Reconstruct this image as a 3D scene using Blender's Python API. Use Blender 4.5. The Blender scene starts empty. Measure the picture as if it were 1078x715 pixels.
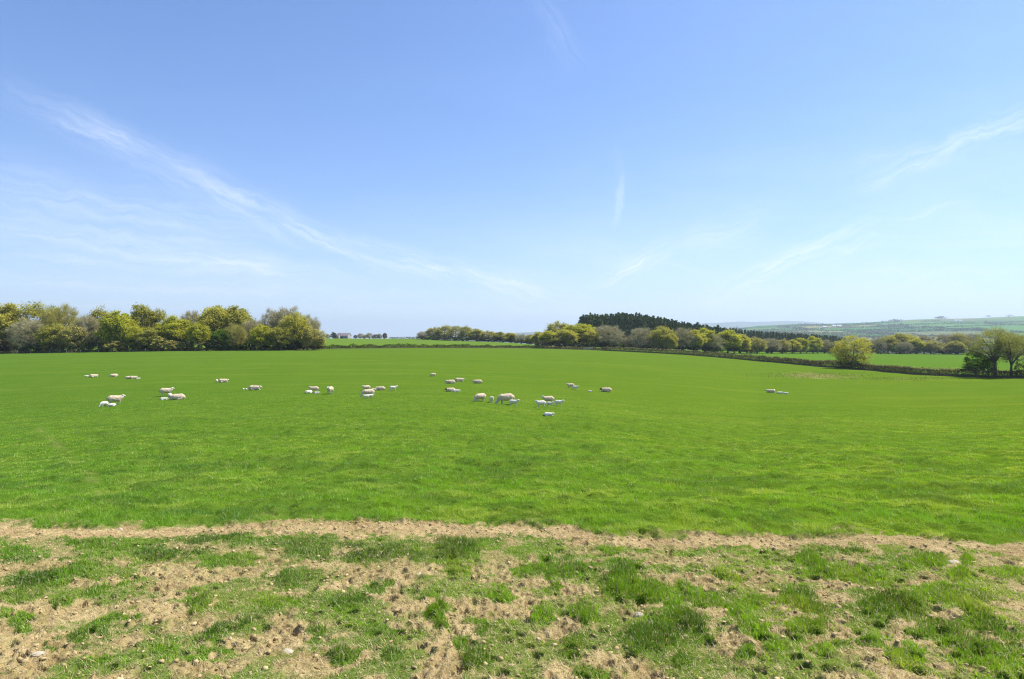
import bpy, bmesh, math, random
import numpy as np
from mathutils import Vector, Matrix

random.seed(7)
RNG = np.random.default_rng(7)
SC = bpy.context.scene
COL = SC.collection

# ---------------------------------------------------------------- camera, sky, sun, exposure
F = 700.0          # focal length in pixels of the 1078 px wide photograph
CX, HY = 539.0, 358.0
ZC = 2.4           # eye level
cam = bpy.data.cameras.new('camera')
cam.lens = 36.0 * F / 1078.0
cam.sensor_width = 36.0
cam.clip_start = 0.05
cam.clip_end = 60000
camo = bpy.data.objects.new('camera', cam)
camo.location = (0, 0, ZC)
camo.rotation_euler = (math.radians(90), 0, 0)
COL.objects.link(camo)
SC.camera = camo

SUN_AZ, SUN_EL = math.radians(67), math.radians(54)
S = Vector((math.sin(SUN_AZ) * math.cos(SUN_EL), math.cos(SUN_AZ) * math.cos(SUN_EL), math.sin(SUN_EL)))
sl = bpy.data.lights.new('sun', 'SUN')
sl.energy = 5.0
sl.angle = math.radians(0.53)
sl.color = (1.0, 0.95, 0.87)
so = bpy.data.objects.new('sun', sl)
so.rotation_euler = S.to_track_quat('Z', 'Y').to_euler()
so.location = (60, 10, 80)
COL.objects.link(so)

SC.view_settings.view_transform = 'Standard'
SC.view_settings.look = 'None'
SC.view_settings.exposure = 0.62
SC.view_settings.gamma = 1.0
SC.view_settings.use_curve_mapping = False
SC.render.engine = 'CYCLES'
SC.cycles.max_bounces = 6
SC.cycles.diffuse_bounces = 3
SC.cycles.transmission_bounces = 3
SC.cycles.volume_bounces = 0
SC.cycles.transparent_max_bounces = 4
SC.cycles.use_denoising = True
SC.cycles.denoiser = 'OPENIMAGEDENOISE'
SC.cycles.denoising_input_passes = 'RGB_ALBEDO_NORMAL'
SC.cycles.denoising_prefilter = 'NONE'
SC.cycles.filter_width = 1.2

world = bpy.data.worlds.new("World")
SC.world = world
world.use_nodes = True
SKY_STRENGTH = 0.088


class NT:
    """small node-tree helper"""
    def __init__(s, tree):
        s.t = tree; s.n = tree.nodes; s.l = tree.links
    def new(s, kind, **kw):
        n = s.n.new(kind)
        for k, v in kw.items():
            setattr(n, k, v)
        return n
    def put(s, sock, v):
        if isinstance(v, bpy.types.NodeSocket):
            s.l.new(v, sock)
        else:
            sock.default_value = v
    def m(s, op, a, b=0.0, c=0.0, clamp=False):
        n = s.new('ShaderNodeMath', operation=op, use_clamp=clamp)
        s.put(n.inputs[0], a); s.put(n.inputs[1], b); s.put(n.inputs[2], c)
        return n.outputs[0]
    def comb(s, x, y, z=0.0):
        n = s.new('ShaderNodeCombineXYZ')
        s.put(n.inputs[0], x); s.put(n.inputs[1], y); s.put(n.inputs[2], z)
        return n.outputs[0]
    def noise(s, vec, scale, detail=4.0, rough=0.55, dist=0.0, lac=2.0):
        n = s.new('ShaderNodeTexNoise')
        if vec is not None: s.l.new(vec, n.inputs['Vector'])
        n.inputs['Scale'].default_value = scale
        n.inputs['Detail'].default_value = detail
        n.inputs['Roughness'].default_value = rough
        n.inputs['Distortion'].default_value = dist
        n.inputs['Lacunarity'].default_value = lac
        return n.outputs['Fac']
    def sstep(s, v, a, b, to0=0.0, to1=1.0):
        n = s.new('ShaderNodeMapRange', interpolation_type='SMOOTHSTEP')
        s.put(n.inputs[0], v)
        n.inputs[1].default_value = a; n.inputs[2].default_value = b
        n.inputs[3].default_value = to0; n.inputs[4].default_value = to1
        return n.outputs[0]
    def mix(s, f, a, b, blend='MIX'):
        n = s.new('ShaderNodeMix', data_type='RGBA', blend_type=blend)
        s.put(n.inputs[0], f)
        for sock, v in ((n.inputs[6], a), (n.inputs[7], b)):
            if isinstance(v, bpy.types.NodeSocket): s.l.new(v, sock)
            else: sock.default_value = (*v, 1.0) if len(v) == 3 else v
        return n.outputs[2]


def build_world():
    nt = NT(world.node_tree)
    nt.n.clear()
    out = nt.new('ShaderNodeOutputWorld')
    bg = nt.new('ShaderNodeBackground')
    bg.inputs[1].default_value = SKY_STRENGTH
    nt.l.new(bg.outputs[0], out.inputs[0])
    sky = nt.new('ShaderNodeTexSky', sky_type='NISHITA')
    sky.sun_disc = False
    sky.sun_elevation = SUN_EL
    sky.sun_rotation = SUN_AZ
    sky.altitude = 0.0
    sky.air_density = 1.0
    sky.dust_density = 0.6
    sky.ozone_density = 1.6
    tc = nt.new('ShaderNodeTexCoord')
    sep = nt.new('ShaderNodeSeparateXYZ')
    nt.l.new(tc.outputs['Generated'], sep.inputs[0])
    x, y, z = sep.outputs
    front = nt.sstep(y, 0.15, 0.4)
    yy = nt.m('MAXIMUM', y, 0.1)
    # compass-fixed sky coordinates: north-facing gnomonic chart of the cirrus
    px = nt.m('MULTIPLY_ADD', nt.m('DIVIDE', x, yy), F, CX)
    py = nt.m('MULTIPLY_ADD', nt.m('DIVIDE', z, yy), -F, HY)
    chart = nt.comb(px, py)
    warp = nt.noise(chart, 0.012, 4, 0.6)
    warp2 = nt.noise(nt.comb(py, px), 0.02, 4, 0.6)
    wx = nt.m('MULTIPLY_ADD', nt.m('SUBTRACT', warp, 0.5), 34, px)
    wy = nt.m('MULTIPLY_ADD', nt.m('SUBTRACT', warp2, 0.5), 26, py)
    total = None
    def add(v):
        nonlocal total
        total = v if total is None else nt.m('ADD', total, v)
    def streak(a, b, w0, w1, amp, soft=0.25, tex=0.5, skew=1.0):
        ax, ay = a; bx, by = b
        dx, dy = bx - ax, by - ay
        L = math.hypot(dx, dy)
        rx = nt.m('SUBTRACT', wx, ax); ry = nt.m('SUBTRACT', wy, ay)
        t = nt.m('ADD', nt.m('MULTIPLY', rx, dx / L / L), nt.m('MULTIPLY', ry, dy / L / L))
        d = nt.m('ADD', nt.m('MULTIPLY', rx, -dy / L), nt.m('MULTIPLY', ry, dx / L))
        w = nt.m('MULTIPLY_ADD', nt.m('MULTIPLY', t, 1.0, clamp=True), w1 - w0, w0)
        q = nt.m('DIVIDE', d, w)
        g = nt.m('POWER', math.e, nt.m('MULTIPLY', nt.m('MULTIPLY', q, q), -1.0))
        e = nt.m('MULTIPLY', nt.sstep(t, -soft * 0.4, soft), nt.sstep(t, 1 - soft, 1 + soft * 0.4, 1.0, 0.0))
        # fibres along the streak
        u = nt.m('MULTIPLY', nt.m('MULTIPLY', t, L), 0.012)
        v = nt.m('MULTIPLY', d, 0.13)
        n = nt.noise(nt.comb(u, v, ax * 0.013), 1.0, 8, 0.66, 0.35)
        n = nt.sstep(n, 0.5 - tex * 0.35, 0.5 + tex * 0.4)
        add(nt.m('MULTIPLY', nt.m('MULTIPLY', g, e), nt.m('MULTIPLY', n, amp)))
    streak((0, 92), (250, 212), 16, 20, 0.28, 0.35, 0.7)
    streak((60, 118), (170, 168), 10, 13, 0.22, 0.4, 0.4)
    streak((170, 174), (430, 292), 13, 11, 0.44, 0.3, 0.55)
    streak((350, 254), (620, 326), 10, 15, 0.55, 0.3, 0.5)
    streak((225, 205), (330, 268), 9, 6, 0.14, 0.4, 0.5)
    streak((-80, 190), (330, 262), 36, 24, 0.40, 0.4, 0.9)
    streak((-80, 232), (400, 300), 16, 12, 0.42, 0.35, 0.7)
    streak((-40, 268), (360, 292), 9, 7, 0.32, 0.35, 0.6)
    streak((190, 268), (320, 296), 4, 3, 0.26, 0.35, 0.3)
    streak((-80, 292), (480, 316), 11, 9, 0.36, 0.3, 0.8)
    streak((-60, 318), (560, 330), 7, 7, 0.24, 0.3, 0.8)
    streak((880, 206), (1140, 100), 7, 13, 0.36, 0.35, 0.4)
    streak((880, 178), (980, 148), 6, 6, 0.14, 0.4, 0.4)
    streak((745, 318), (935, 232), 11, 18, 0.50, 0.35, 0.5)
    streak((788, 290), (850, 262), 6, 8, 0.26, 0.4, 0.3)
    streak((930, 234), (1020, 212), 3, 4, 0.18, 0.35, 0.3)
    streak((618, 306), (710, 262), 6, 12, 0.46, 0.35, 0.4)
    streak((700, 268), (820, 226), 15, 16, 0.28, 0.4, 0.7)
    streak((641, 240), (655, 186), 5, 8, 0.26, 0.4, 0.3)
    streak((655, 200), (650, 150), 8, 6, 0.04, 0.4, 0.4)
    streak((556, -20), (610, 70), 9, 14, 0.14, 0.4, 0.6)
    streak((540, 250), (800, 300), 10, 12, 0.16, 0.4, 0.8)
    streak((860, 290), (1100, 282), 5, 5, 0.24, 0.4, 0.6)
    streak((840, 262), (1100, 250), 16, 18, 0.22, 0.4, 0.8)
    # thin general veil of cirrostratus, thicker low down
    v1 = nt.noise(nt.comb(nt.m('MULTIPLY', wx, 0.0022), nt.m('MULTIPLY', wy, 0.009)), 1.0, 6, 0.6, 0.4)
    v1 = nt.sstep(v1, 0.35, 0.75)
    low = nt.sstep(z, 0.0, 0.42, 1.0, 0.0)
    east = nt.sstep(x, -0.45, 0.6, 0.25, 1.0)
    add(nt.m('MULTIPLY', nt.m('MULTIPLY', v1, nt.m('MULTIPLY_ADD', low, 0.26, 0.03)), east))
    tot = nt.m('MULTIPLY', total, front, clamp=True)
    # thin clouds veil the whole sky a little
    veil = nt.m('MULTIPLY', nt.sstep(nt.m('ADD', nt.m('MULTIPLY', x, 0.8), nt.m('MULTIPLY', z, -0.6)), -0.8, 0.75, 0.03, 0.09), 1.0)
    hz = nt.m('MULTIPLY', nt.m('POWER', math.e, nt.m('MULTIPLY', nt.m('MAXIMUM', z, 0.0), -11.0)), 0.6)
    tot = nt.m('ADD', nt.m('ADD', tot, hz), veil, clamp=True)
    blue = nt.mix(1.0, sky.outputs[0], (0.74, 1.0, 1.40), 'MULTIPLY')   # clear spring air, camera white balance
    c = nt.mix(tot, blue, (7.5, 8.2, 9.4))
    nt.l.new(c, bg.inputs[0])
build_world()

# ---------------------------------------------------------------- numpy noise
def _hash(ix, iy, seed):
    h = (ix.astype(np.int64) * 374761393 + iy.astype(np.int64) * 668265263 + seed * 1442695041) & 0xFFFFFFFF
    h = ((h ^ (h >> 13)) * 1274126177) & 0xFFFFFFFF
    return ((h ^ (h >> 16)) & 0xFFFF) / 65535.0

def vnoise(x, y, seed=0):
    ix = np.floor(x); iy = np.floor(y)
    fx = x - ix; fy = y - iy
    fx = fx * fx * fx * (fx * (fx * 6 - 15) + 10); fy = fy * fy * fy * (fy * (fy * 6 - 15) + 10)
    a = _hash(ix, iy, seed); b = _hash(ix + 1, iy, seed)
    c = _hash(ix, iy + 1, seed); d = _hash(ix + 1, iy + 1, seed)
    return (a * (1 - fx) + b * fx) * (1 - fy) + (c * (1 - fx) + d * fx) * fy

def fbm(x, y, seed=0, oct=4, gain=0.5):
    s = 0; a = 1; t = 0
    for k in range(oct):
        s = s + a * vnoise(x * 2.03 ** k + 17.3 * k, y * 2.03 ** k - 9.1 * k, seed + k)
        t += a; a *= gain
    return s / t

def cellnoise(x, y, seed=0):
    """distance to the nearest jittered point (Worley)"""
    ix = np.floor(x); iy = np.floor(y)
    best = np.full(x.shape, 9.0)
    for i in (-1, 0, 1):
        for j in (-1, 0, 1):
            cx_ = ix + i; cy_ = iy + j
            px_ = cx_ + 0.15 + 0.7 * _hash(cx_, cy_, seed); py_ = cy_ + 0.15 + 0.7 * _hash(cx_, cy_, seed + 9)
            best = np.minimum(best, np.hypot(px_ - x, py_ - y))
    return best

def sm(a, b, v):
    t = np.clip((v - a) / (b - a), 0, 1)
    return t * t * (3 - 2 * t)

# ---------------------------------------------------------------- terrain
T_PX = np.array([-300, 0, 180, 350, 430, 500, 560, 620, 720, 800, 860, 960, 1040, 1078, 1400], float)
T_D  = np.array([ 200, 230, 235, 260, 285, 300, 320, 305, 270, 235, 200, 160, 142, 135, 105], float)
T_E  = np.array([ 376, 373, 370, 368, 367, 367, 367.4, 369, 374, 381, 386.3, 394.8, 398.3, 398.8, 410], float)
T_H = (T_E - HY) / F * T_D
T_TAU = np.array([22, 22, 22, 24, 25, 26, 30, 34, 40, 48, 55, 60, 60, 60, 60], float)
K_PX = np.array([-300, 0, 180, 340, 440, 470, 500, 540, 570, 620, 720, 800, 860, 960, 1015, 1078, 1400], float)
K1_Y = np.array([400, 380, 420, 650, 650, 600, 520, 450, 400, 390, 340, 440, 480, 450, 450, 450, 450], float)
K1_E = np.array([366, 366, 364, 356.8, 357.2, 358.4, 359.7, 361.6, 364.6, 366, 370, 371.8, 372.3, 373.5, 374, 375, 378], float)
K1_H = (K1_E - HY) / F * K1_Y
K2_Y = np.array([1300, 1300, 1300, 1400, 1400, 1400, 1400, 1400, 1400, 1400, 1300, 1100, 1050, 1000, 1000, 1000, 1000], float)
K2_H = np.array([30, 30, 30, 34, 34, 34, 34, 34, 34, 34, 34, 34, 34, 34, 34, 34, 34], float)
K4_PX = np.array([-300, 700, 745, 775, 800, 840, 870, 900, 940, 975, 990, 1002, 1040, 1078, 1200, 1500], float)
K4_E = np.array([364, 364, 354, 346, 343.5, 341.6, 341, 339.8, 338, 336.4, 335.4, 335.6, 334.2, 333.4, 332, 332], float)
Y3, Y4, Y5 = 1900.0, 5000.0, 16000.0

def relief(x, y):
    """smooth large-scale height (z of the ground), camera at z = ZC"""
    r = np.hypot(x, y)
    th = np.arctan2(x, y)
    tc = np.clip(th, math.radians(-50), math.radians(50))
    Y = np.maximum(r * np.cos(tc), 0.01)
    px = CX + F * np.tan(tc)
    D = np.interp(px, T_PX, T_D); he = np.interp(px, T_PX, T_H); tau = np.interp(px, T_PX, T_TAU)
    # bank in the foreground, then the pasture
    hn = np.interp(Y, [0, 2.5, 4.7, 6.9, 9.25, 10.2, 12], [1.75, 2.12, 2.40, 2.62, 2.80, 2.86, 2.95])
    g = lambda t: 1 - np.exp(-np.maximum(t - 12, 0) / tau)
    hm = 2.95 + (he - 2.95) * g(Y) / g(D)
    dip = np.interp(px, [560, 860], [1.6, .7])
    tq = np.maximum(Y - 12, 0) / 70
    hm = hm + dip * tq * np.exp(1 - tq) * np.clip(1 - (Y / D) ** 2, 0, 1)
    h = np.where(Y < 12, hn, hm)
    y1 = np.interp(px, K_PX, K1_Y); h1 = np.interp(px, K_PX, K1_H)
    y2 = np.interp(px, K_PX, K2_Y); h2 = np.interp(px, K_PX, K2_H)
    h3 = np.full_like(px, 32.0)
    h4 = (np.interp(px, K4_PX, K4_E) - HY) / F * Y4
    h5 = np.where(h4 < 0, h4 + 150, h4 + 20)
    def seg(ya, ha, yb, hb):
        t = np.clip((Y - ya) / (yb - ya), 0, 1)
        return ha + (hb - ha) * t
    h = np.where(Y > D, seg(D, he, y1, h1), h)
    hs = sm(0, 1, (Y - y1) / (y2 - y1))
    h = np.where(Y > y1, h1 + (h2 - h1) * hs, h)
    h = np.where(Y > y2, seg(y2, h2, Y3, h3), h)
    h = np.where(Y > Y3, seg(Y3, h3, Y4, h4), h)
    h = np.where(Y > Y4, seg(Y4, h4, Y5, h5), h)
    return ZC - h

def to_px(x, y):
    z = relief(x, y)
    return CX + F * x / y, HY + F * (ZC - z) / y

EDGE_X = [-200, 0, 120, 270, 400, 540, 680, 808, 950, 1078, 1300]
EDGE_Y = [549, 552, 555, 553, 554, 556.5, 563, 565.5, 571, 578, 588]
# grass clumps on the trodden bank: x, y, rx, ry, tilt, height factor
CL = [(12,582,22,10,0,1),(100,574,55,6,-4,1.2),(215,568,30,4,0,1),(250,568,22,5,0,1),(165,585,35,6,8,1),(100,588,45,5,4,.7),(240,590,38,8,0,1),
(50,612,50,11,18,1.4),(85,603,25,9,5,1),(115,616,42,6,22,1.1),(60,637,14,6,20,1.3),(208,635,14,11,0,1.6),(235,637,10,5,0,1),(130,652,30,7,10,1.1),(105,662,10,5,0,1),
(82,673,15,5,15,1.3),(20,658,15,8,10,1),(3,650,7,4,0,1),(232,670,22,6,20,1.3),(264,660,9,6,40,1.3),(172,682,18,8,0,1),(210,695,40,7,0,.7),(50,680,15,6,0,.6),(110,695,25,6,0,.7),
(325,580,34,9,0,.9),(378,586,24,8,0,.9),(300,608,26,9,5,1.1),(290,636,26,14,0,1),(372,636,22,13,0,1),(432,583,40,8,0,1.0),(482,579,30,11,0,1.6),(480,602,25,6,0,1.2),(395,620,16,8,0,1.1),
(458,653,14,10,0,1.8),(355,690,20,9,0,1.6),(333,668,18,8,0,1),(415,690,14,7,0,1),(505,694,17,11,0,1.8),(522,628,18,8,0,1.1),(505,660,13,6,0,1.1),(485,676,12,7,0,1.1),(455,628,9,5,0,1),(400,665,30,10,0,.5),
(590,600,52,9,0,1.2),(640,577,20,4,0,1),(660,600,32,8,0,1.2),(655,618,20,12,0,2.3),(682,626,30,13,-10,1.7),(585,617,10,5,0,1.2),(615,648,14,12,0,1.7),(570,650,18,10,0,1.3),(605,680,14,14,0,1),
(690,670,32,17,0,1.8),(722,655,34,14,-35,1.7),(745,630,35,12,-18,1.3),(778,645,26,11,-25,1.3),(720,614,12,5,0,1.1),(790,666,20,11,-20,1.2),(770,608,22,6,0,1.1),(800,633,15,8,0,1.2),(785,691,15,9,0,1.3),(720,691,10,8,0,1.2),(615,706,30,8,0,.8),
(838,637,40,13,-20,1.6),(850,660,28,10,0,1.5),(862,597,32,11,-28,1.5),(900,581,18,5,-10,1.3),(905,606,46,11,-10,1.1),(975,595,26,7,0,1.5),(945,640,40,14,-8,1.6),(1015,590,9,6,0,1.6),(1015,609,15,9,0,1.5),(1060,601,20,7,0,1),
(1000,632,45,12,-10,1.3),(1030,650,42,12,-30,1.5),(950,690,26,13,0,1.2),(1022,681,40,16,-20,1.4),(990,665,40,11,0,1.1),(910,675,25,7,0,1),(870,686,20,8,0,1),(1070,665,12,8,0,1),(820,681,26,9,0,1.1),(1062,694,20,12,0,1)]

def cover(x, y):
    """(grass density 0..1, blade height factor) at ground points"""
    x = np.asarray(x, float); y = np.asarray(y, float)
    ysafe = np.maximum(y, 0.5)
    px, py = to_px(x, ysafe)
    n = fbm(x * 2.2, y * 2.2, 3, 4, 0.6)
    n2 = fbm(x * 7, y * 7, 31, 3, 0.6)
    wx = px + (n - 0.5) * 26; wy = py + (fbm(x * 3, y * 3, 77, 3) - 0.5) * 16 + (n2 - .5) * 8
    best = np.zeros_like(px); ht = np.full_like(px, 0.7)
    for cx_, cy_, rx, ry, ang, hf in CL:
        a = math.radians(-ang)
        dx = wx - cx_; dy = wy - cy_
        u = (dx * math.cos(a) + dy * math.sin(a)) / (rx * 1.05); v = (-dx * math.sin(a) + dy * math.cos(a)) / (ry * 1.12)
        q = np.exp(-(u * u + v * v) * .95) * (0.78 + .22 * hf)
        ht = np.where(q > best, 0.55 + hf * np.clip(q, 0, 1) * 0.95, ht)
        best = np.maximum(best, q)
    e = np.interp(px, EDGE_X, EDGE_Y) + (n - 0.5) * 16 + (n2 - .5) * 11 + (fbm(x * .6, y * .6, 19, 2) - .5) * 9
    track = sm(-2, 2, py - e) * (1 - sm(5, 15, py - e + (n - .5) * 26)) * (.55 + .45 * sm(.35, .5, n2))
    patch = sm(0.22, 0.72, best + (n2 - 0.5) * 1.15 + (n - .5) * .35)
    greenish = 0.31 + 0.20 * sm(620, 560, py) + 0.40 * sm(0.42, 0.62, n)
    dens = np.maximum(patch, greenish * (1 - track * 0.8))
    dens = dens * (1 - 0.74 * track)
    field = 1 - sm(-3.5, 1.5, py - e)
    bald = sm(0.66, 0.75, fbm(x * .55 + 4, y * .8, 51, 3)) * field * sm(24, 12, y)
    thinedge = sm(-16, -2, py - e) * sm(.42, .58, n2) * .45
    dens = np.where(field > 0.5, 1 - 0.15 * bald - thinedge, dens)
    dens = np.where(y < 3.2, np.maximum(dens * .7, 0.2), dens)
    hf = np.where(field > 0.5, 1.5 - .5 * bald, ht)
    return dens, hf, field, track, py - e

# far fields: jittered points, nearest point is the field a spot belongs to
FR = random.Random(11)
FIELD_PTS = []
for Yc in (700, 980, 1300, 1700, 2100, 2500, 2850, 3200, 3600, 4050, 4600, 5200):
    w = 230 + Yc * 0.07
    n = int(Yc * 1.7 / w)
    for i in range(n):
        FIELD_PTS.append((-.55 * Yc + i * w + FR.uniform(-.35, .35) * w + (Yc % 3) * 60, Yc + FR.uniform(-110, 110)))
FIELD_PTS = np.array(FIELD_PTS)
CROPS = np.array([(.08,.19,.03),(.07,.18,.025),(.10,.22,.04),(.12,.19,.05),(.05,.12,.025),(.09,.20,.03),(.17,.18,.075),(.06,.15,.03),(.11,.23,.04),(.28,.26,.09)])
CROPS = CROPS * np.array([.76, .86, .8])
CROP_ID = np.array([FR.choice([0,0,1,1,2,2,3,4,5,5,6,7,8,9,8]) % 10 for _ in FIELD_PTS])

def field_of(x, y):
    best = np.full(x.shape, 1e12); idx = np.zeros(x.shape, int)
    for k, (a, b) in enumerate(FIELD_PTS):
        d = (x - a) ** 2 + ((y - b) * .9) ** 2
        m = d < best
        best[m] = d[m]; idx[m] = k
    return idx

def detail(x, y, lod=0.03):
    """small relief: clods, hoof holes, tussocks, soft lumps"""
    dens, hf, field, track, ed = cover(x, y)
    r = np.hypot(x, y)
    near = sm(22, 9, r)
    z = (fbm(x * .9, y * .9, 5, 3) - 0.5) * 0.10 * sm(60, 12, r) * sm(2, 4, r)
    z = z + (fbm(x * .16, y * .16, 15, 3) - 0.5) * 0.35 * sm(5, 25, r) * sm(400, 60, r)
    bare = (1 - np.clip(dens, 0, 1)) * (1 - field)
    c1 = cellnoise(x * 11, y * 11, 2); c2 = cellnoise(x * 23, y * 23, 4)
    clod = (0.5 - c1) * 0.055 + (0.5 - c2) * 0.034
    f5 = fbm(x * 5, y * 5, 8, 4, 0.6)
    z = z + near * (bare * (clod + (f5 - .5) * 0.085) * (1 - track * .35) + (1 - bare) * (f5 - .5) * 0.03)
    # hoof holes
    hc = cellnoise(x * 3.6 + 5, y * 3.6, 21)
    hc2 = cellnoise(x * 8.3 + 5, y * 8.3, 26)
    gate = sm(.38, .52, fbm(x * .8 + 9, y * .8, 23, 2)) * (1 - field) * (1 - track)
    z = z - near * gate * (sm(0.24, 0.13, hc) * 0.12 + sm(.30, .17, hc2) * .065 * bare)
    # pushed-up rims and the mounded roots of the tall tufts
    z = z + near * (1 - field) * np.clip(hf - 1.2, 0, 2) * 0.035
    z = z + field * sm(90, 20, r) * ((fbm(x * 3, y * 3, 41, 3) - .45) * 0.17 + (fbm(x * 1.1, y * 1.1, 43, 3) - .5) * .22 * sm(8, 20, r))
    # lip where the turf meets the worn track
    z = z + near * field * sm(-9, -1, ed) * 0.02
    return z

def ground(x, y):
    x = np.atleast_1d(np.asarray(x, float)); y = np.atleast_1d(np.asarray(y, float))
    return relief(x, y) + detail(x, y)

def gz(x, y):
    return float(ground(x, y)[0])

# ---------------------------------------------------------------- object helpers
def tag(o, label=None, cat=None, group=None, kind=None):
    if label: o['label'] = label
    if cat: o['category'] = cat
    if group: o['group'] = group
    if kind: o['kind'] = kind
    return o

def np_mesh(name, V, faces, mats=(), smooth=False, attrs=None, mat_idx=None):
    """faces: (n,3) or (n,4) int array, or a list of such arrays"""
    if not isinstance(faces, (list, tuple)): faces = [faces]
    faces = [f for f in faces if len(f)]
    me = bpy.data.meshes.new(name)
    me.vertices.add(len(V))
    me.vertices.foreach_set('co', np.ascontiguousarray(V, np.float32).ravel())
    loops = np.concatenate([f.ravel() for f in faces]).astype(np.int32)
    sizes = np.concatenate([np.full(len(f), f.shape[1]) for f in faces])
    starts = np.concatenate([[0], np.cumsum(sizes)[:-1]]).astype(np.int32)
    me.loops.add(len(loops)); me.loops.foreach_set('vertex_index', loops)
    me.polygons.add(len(sizes)); me.polygons.foreach_set('loop_start', starts)
    if smooth: me.polygons.foreach_set('use_smooth', np.ones(len(sizes), bool))
    if mat_idx is not None: me.polygons.foreach_set('material_index', mat_idx.astype(np.int32))
    for k, (v, typ) in (attrs or {}).items():
        a = me.attributes.new(k, typ, 'POINT')
        a.data.foreach_set('color' if typ == 'FLOAT_COLOR' else 'value', np.ascontiguousarray(v, np.float32).ravel())
    for m in mats: me.materials.append(m)
    me.update(calc_edges=True)
    return me

def obj(name, me, parent=None, loc=(0, 0, 0)):
    o = bpy.data.objects.new(name, me)
    COL.objects.link(o)
    o.location = loc
    if parent: o.parent = parent
    return o

def empty(name, loc, rz=0.0, sc=(1, 1, 1)):
    o = bpy.data.objects.new(name, None)
    o.empty_display_size = 0.3
    o.location = loc; o.rotation_euler = (0, 0, rz); o.scale = sc
    COL.objects.link(o)
    return o

# ---------------------------------------------------------------- materials
def new_mat(name):
    m = bpy.data.materials.new(name); m.use_nodes = True
    nt = NT(m.node_tree); nt.n.clear()
    out = nt.new('ShaderNodeOutputMaterial')
    return m, nt, out

def principled(nt, out, color, rough=0.8, spec=0.2):
    b = nt.new('ShaderNodeBsdfPrincipled')
    if isinstance(color, bpy.types.NodeSocket): nt.l.new(color, b.inputs['Base Color'])
    else: b.inputs['Base Color'].default_value = (*color, 1)
    b.inputs['Roughness'].default_value = rough
    b.inputs['Specular IOR Level'].default_value = spec
    nt.l.new(b.outputs[0], out.inputs['Surface'])
    return b

def leaf_mat(name, ca, cb, trans=0.35, scale=0.6, cc=None):
    """leaf colours vary from leaf to leaf and from spray to spray"""
    m, nt, out = new_mat(name)
    at = nt.new('ShaderNodeAttribute', attribute_name='rnd')
    tc = nt.new('ShaderNodeTexCoord')
    n = nt.noise(tc.outputs['Object'], scale, 3, 0.6)
    f = nt.m('MULTIPLY_ADD', at.outputs['Fac'], 0.55, nt.m('MULTIPLY', nt.sstep(n, .3, .7), 0.45))
    c = nt.mix(f, ca, cb)
    if cc is not None:
        oi = nt.new('ShaderNodeObjectInfo')
        c = nt.mix(nt.m('MULTIPLY', oi.outputs['Random'], 0.6), c, cc)
    d = nt.new('ShaderNodeBsdfDiffuse'); t = nt.new('ShaderNodeBsdfTranslucent')
    nt.l.new(c, d.inputs[0])
    ct = nt.mix(1.0, c, (1.0, 1.0, 0.55), 'MULTIPLY')
    nt.l.new(ct, t.inputs[0])
    ms = nt.new('ShaderNodeMixShader'); ms.inputs[0].default_value = trans
    nt.l.new(d.outputs[0], ms.inputs[1]); nt.l.new(t.outputs[0], ms.inputs[2])
    nt.l.new(ms.outputs[0], out.inputs['Surface'])
    return m

M = {}
M['leaf_bright'] = leaf_mat('bright spring leaf', (.34,.37,.04), (.60,.58,.09), .5)
M['leaf_olive'] = leaf_mat('olive opening leaf', (.30,.30,.06), (.52,.49,.13), .5)
M['leaf_gold'] = leaf_mat('golden oak leaf', (.37,.36,.06), (.62,.57,.14), .5)
M['leaf_bud'] = leaf_mat('tan budding twigs', (.33,.30,.08), (.58,.53,.18), .25)
M['leaf_bare'] = leaf_mat('bare grey brown twigs', (.36,.32,.17), (.62,.56,.33), .0)
M['leaf_dark'] = leaf_mat('dark leaf for evergreens and oak shade', (.05,.065,.02), (.15,.17,.05), .15)
M['leaf_mid'] = leaf_mat('mid green leaf', (.09,.17,.02), (.20,.30,.045), .5)
M['leaf_bramble'] = leaf_mat('bramble and dead stems', (.09,.085,.035), (.23,.19,.09), .1)
M['needle'] = leaf_mat('spruce needles', (.09,.125,.05), (.22,.27,.11), .05, .3)
M['hedge_leaf'] = leaf_mat('hedge twigs', (.075,.06,.035), (.19,.15,.08), .05, .25)
M['hedge_top'] = leaf_mat('dry grass on the hedge top', (.30,.26,.10), (.52,.45,.22), .2, .25)
M['leaf_dull'] = leaf_mat('dull oak leaf', (.24,.25,.07), (.48,.47,.17), .4)
M['far_wood'] = leaf_mat('far woodland leaf', (.07,.085,.035), (.17,.17,.07), .1, .02)
M['far_hedge'] = leaf_mat('far hedge leaf', (.04,.055,.02), (.09,.10,.04), .1, .02)

def bark_mat():
    m, nt, out = new_mat('grey brown bark')
    tc = nt.new('ShaderNodeTexCoord')
    n = nt.noise(tc.outputs['Object'], 4, 5, .6)
    principled(nt, out, nt.mix(nt.sstep(n, .3, .7), (.07,.058,.045), (.19,.165,.13)), .95, .1)
    return m
M['bark'] = bark_mat()

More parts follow.
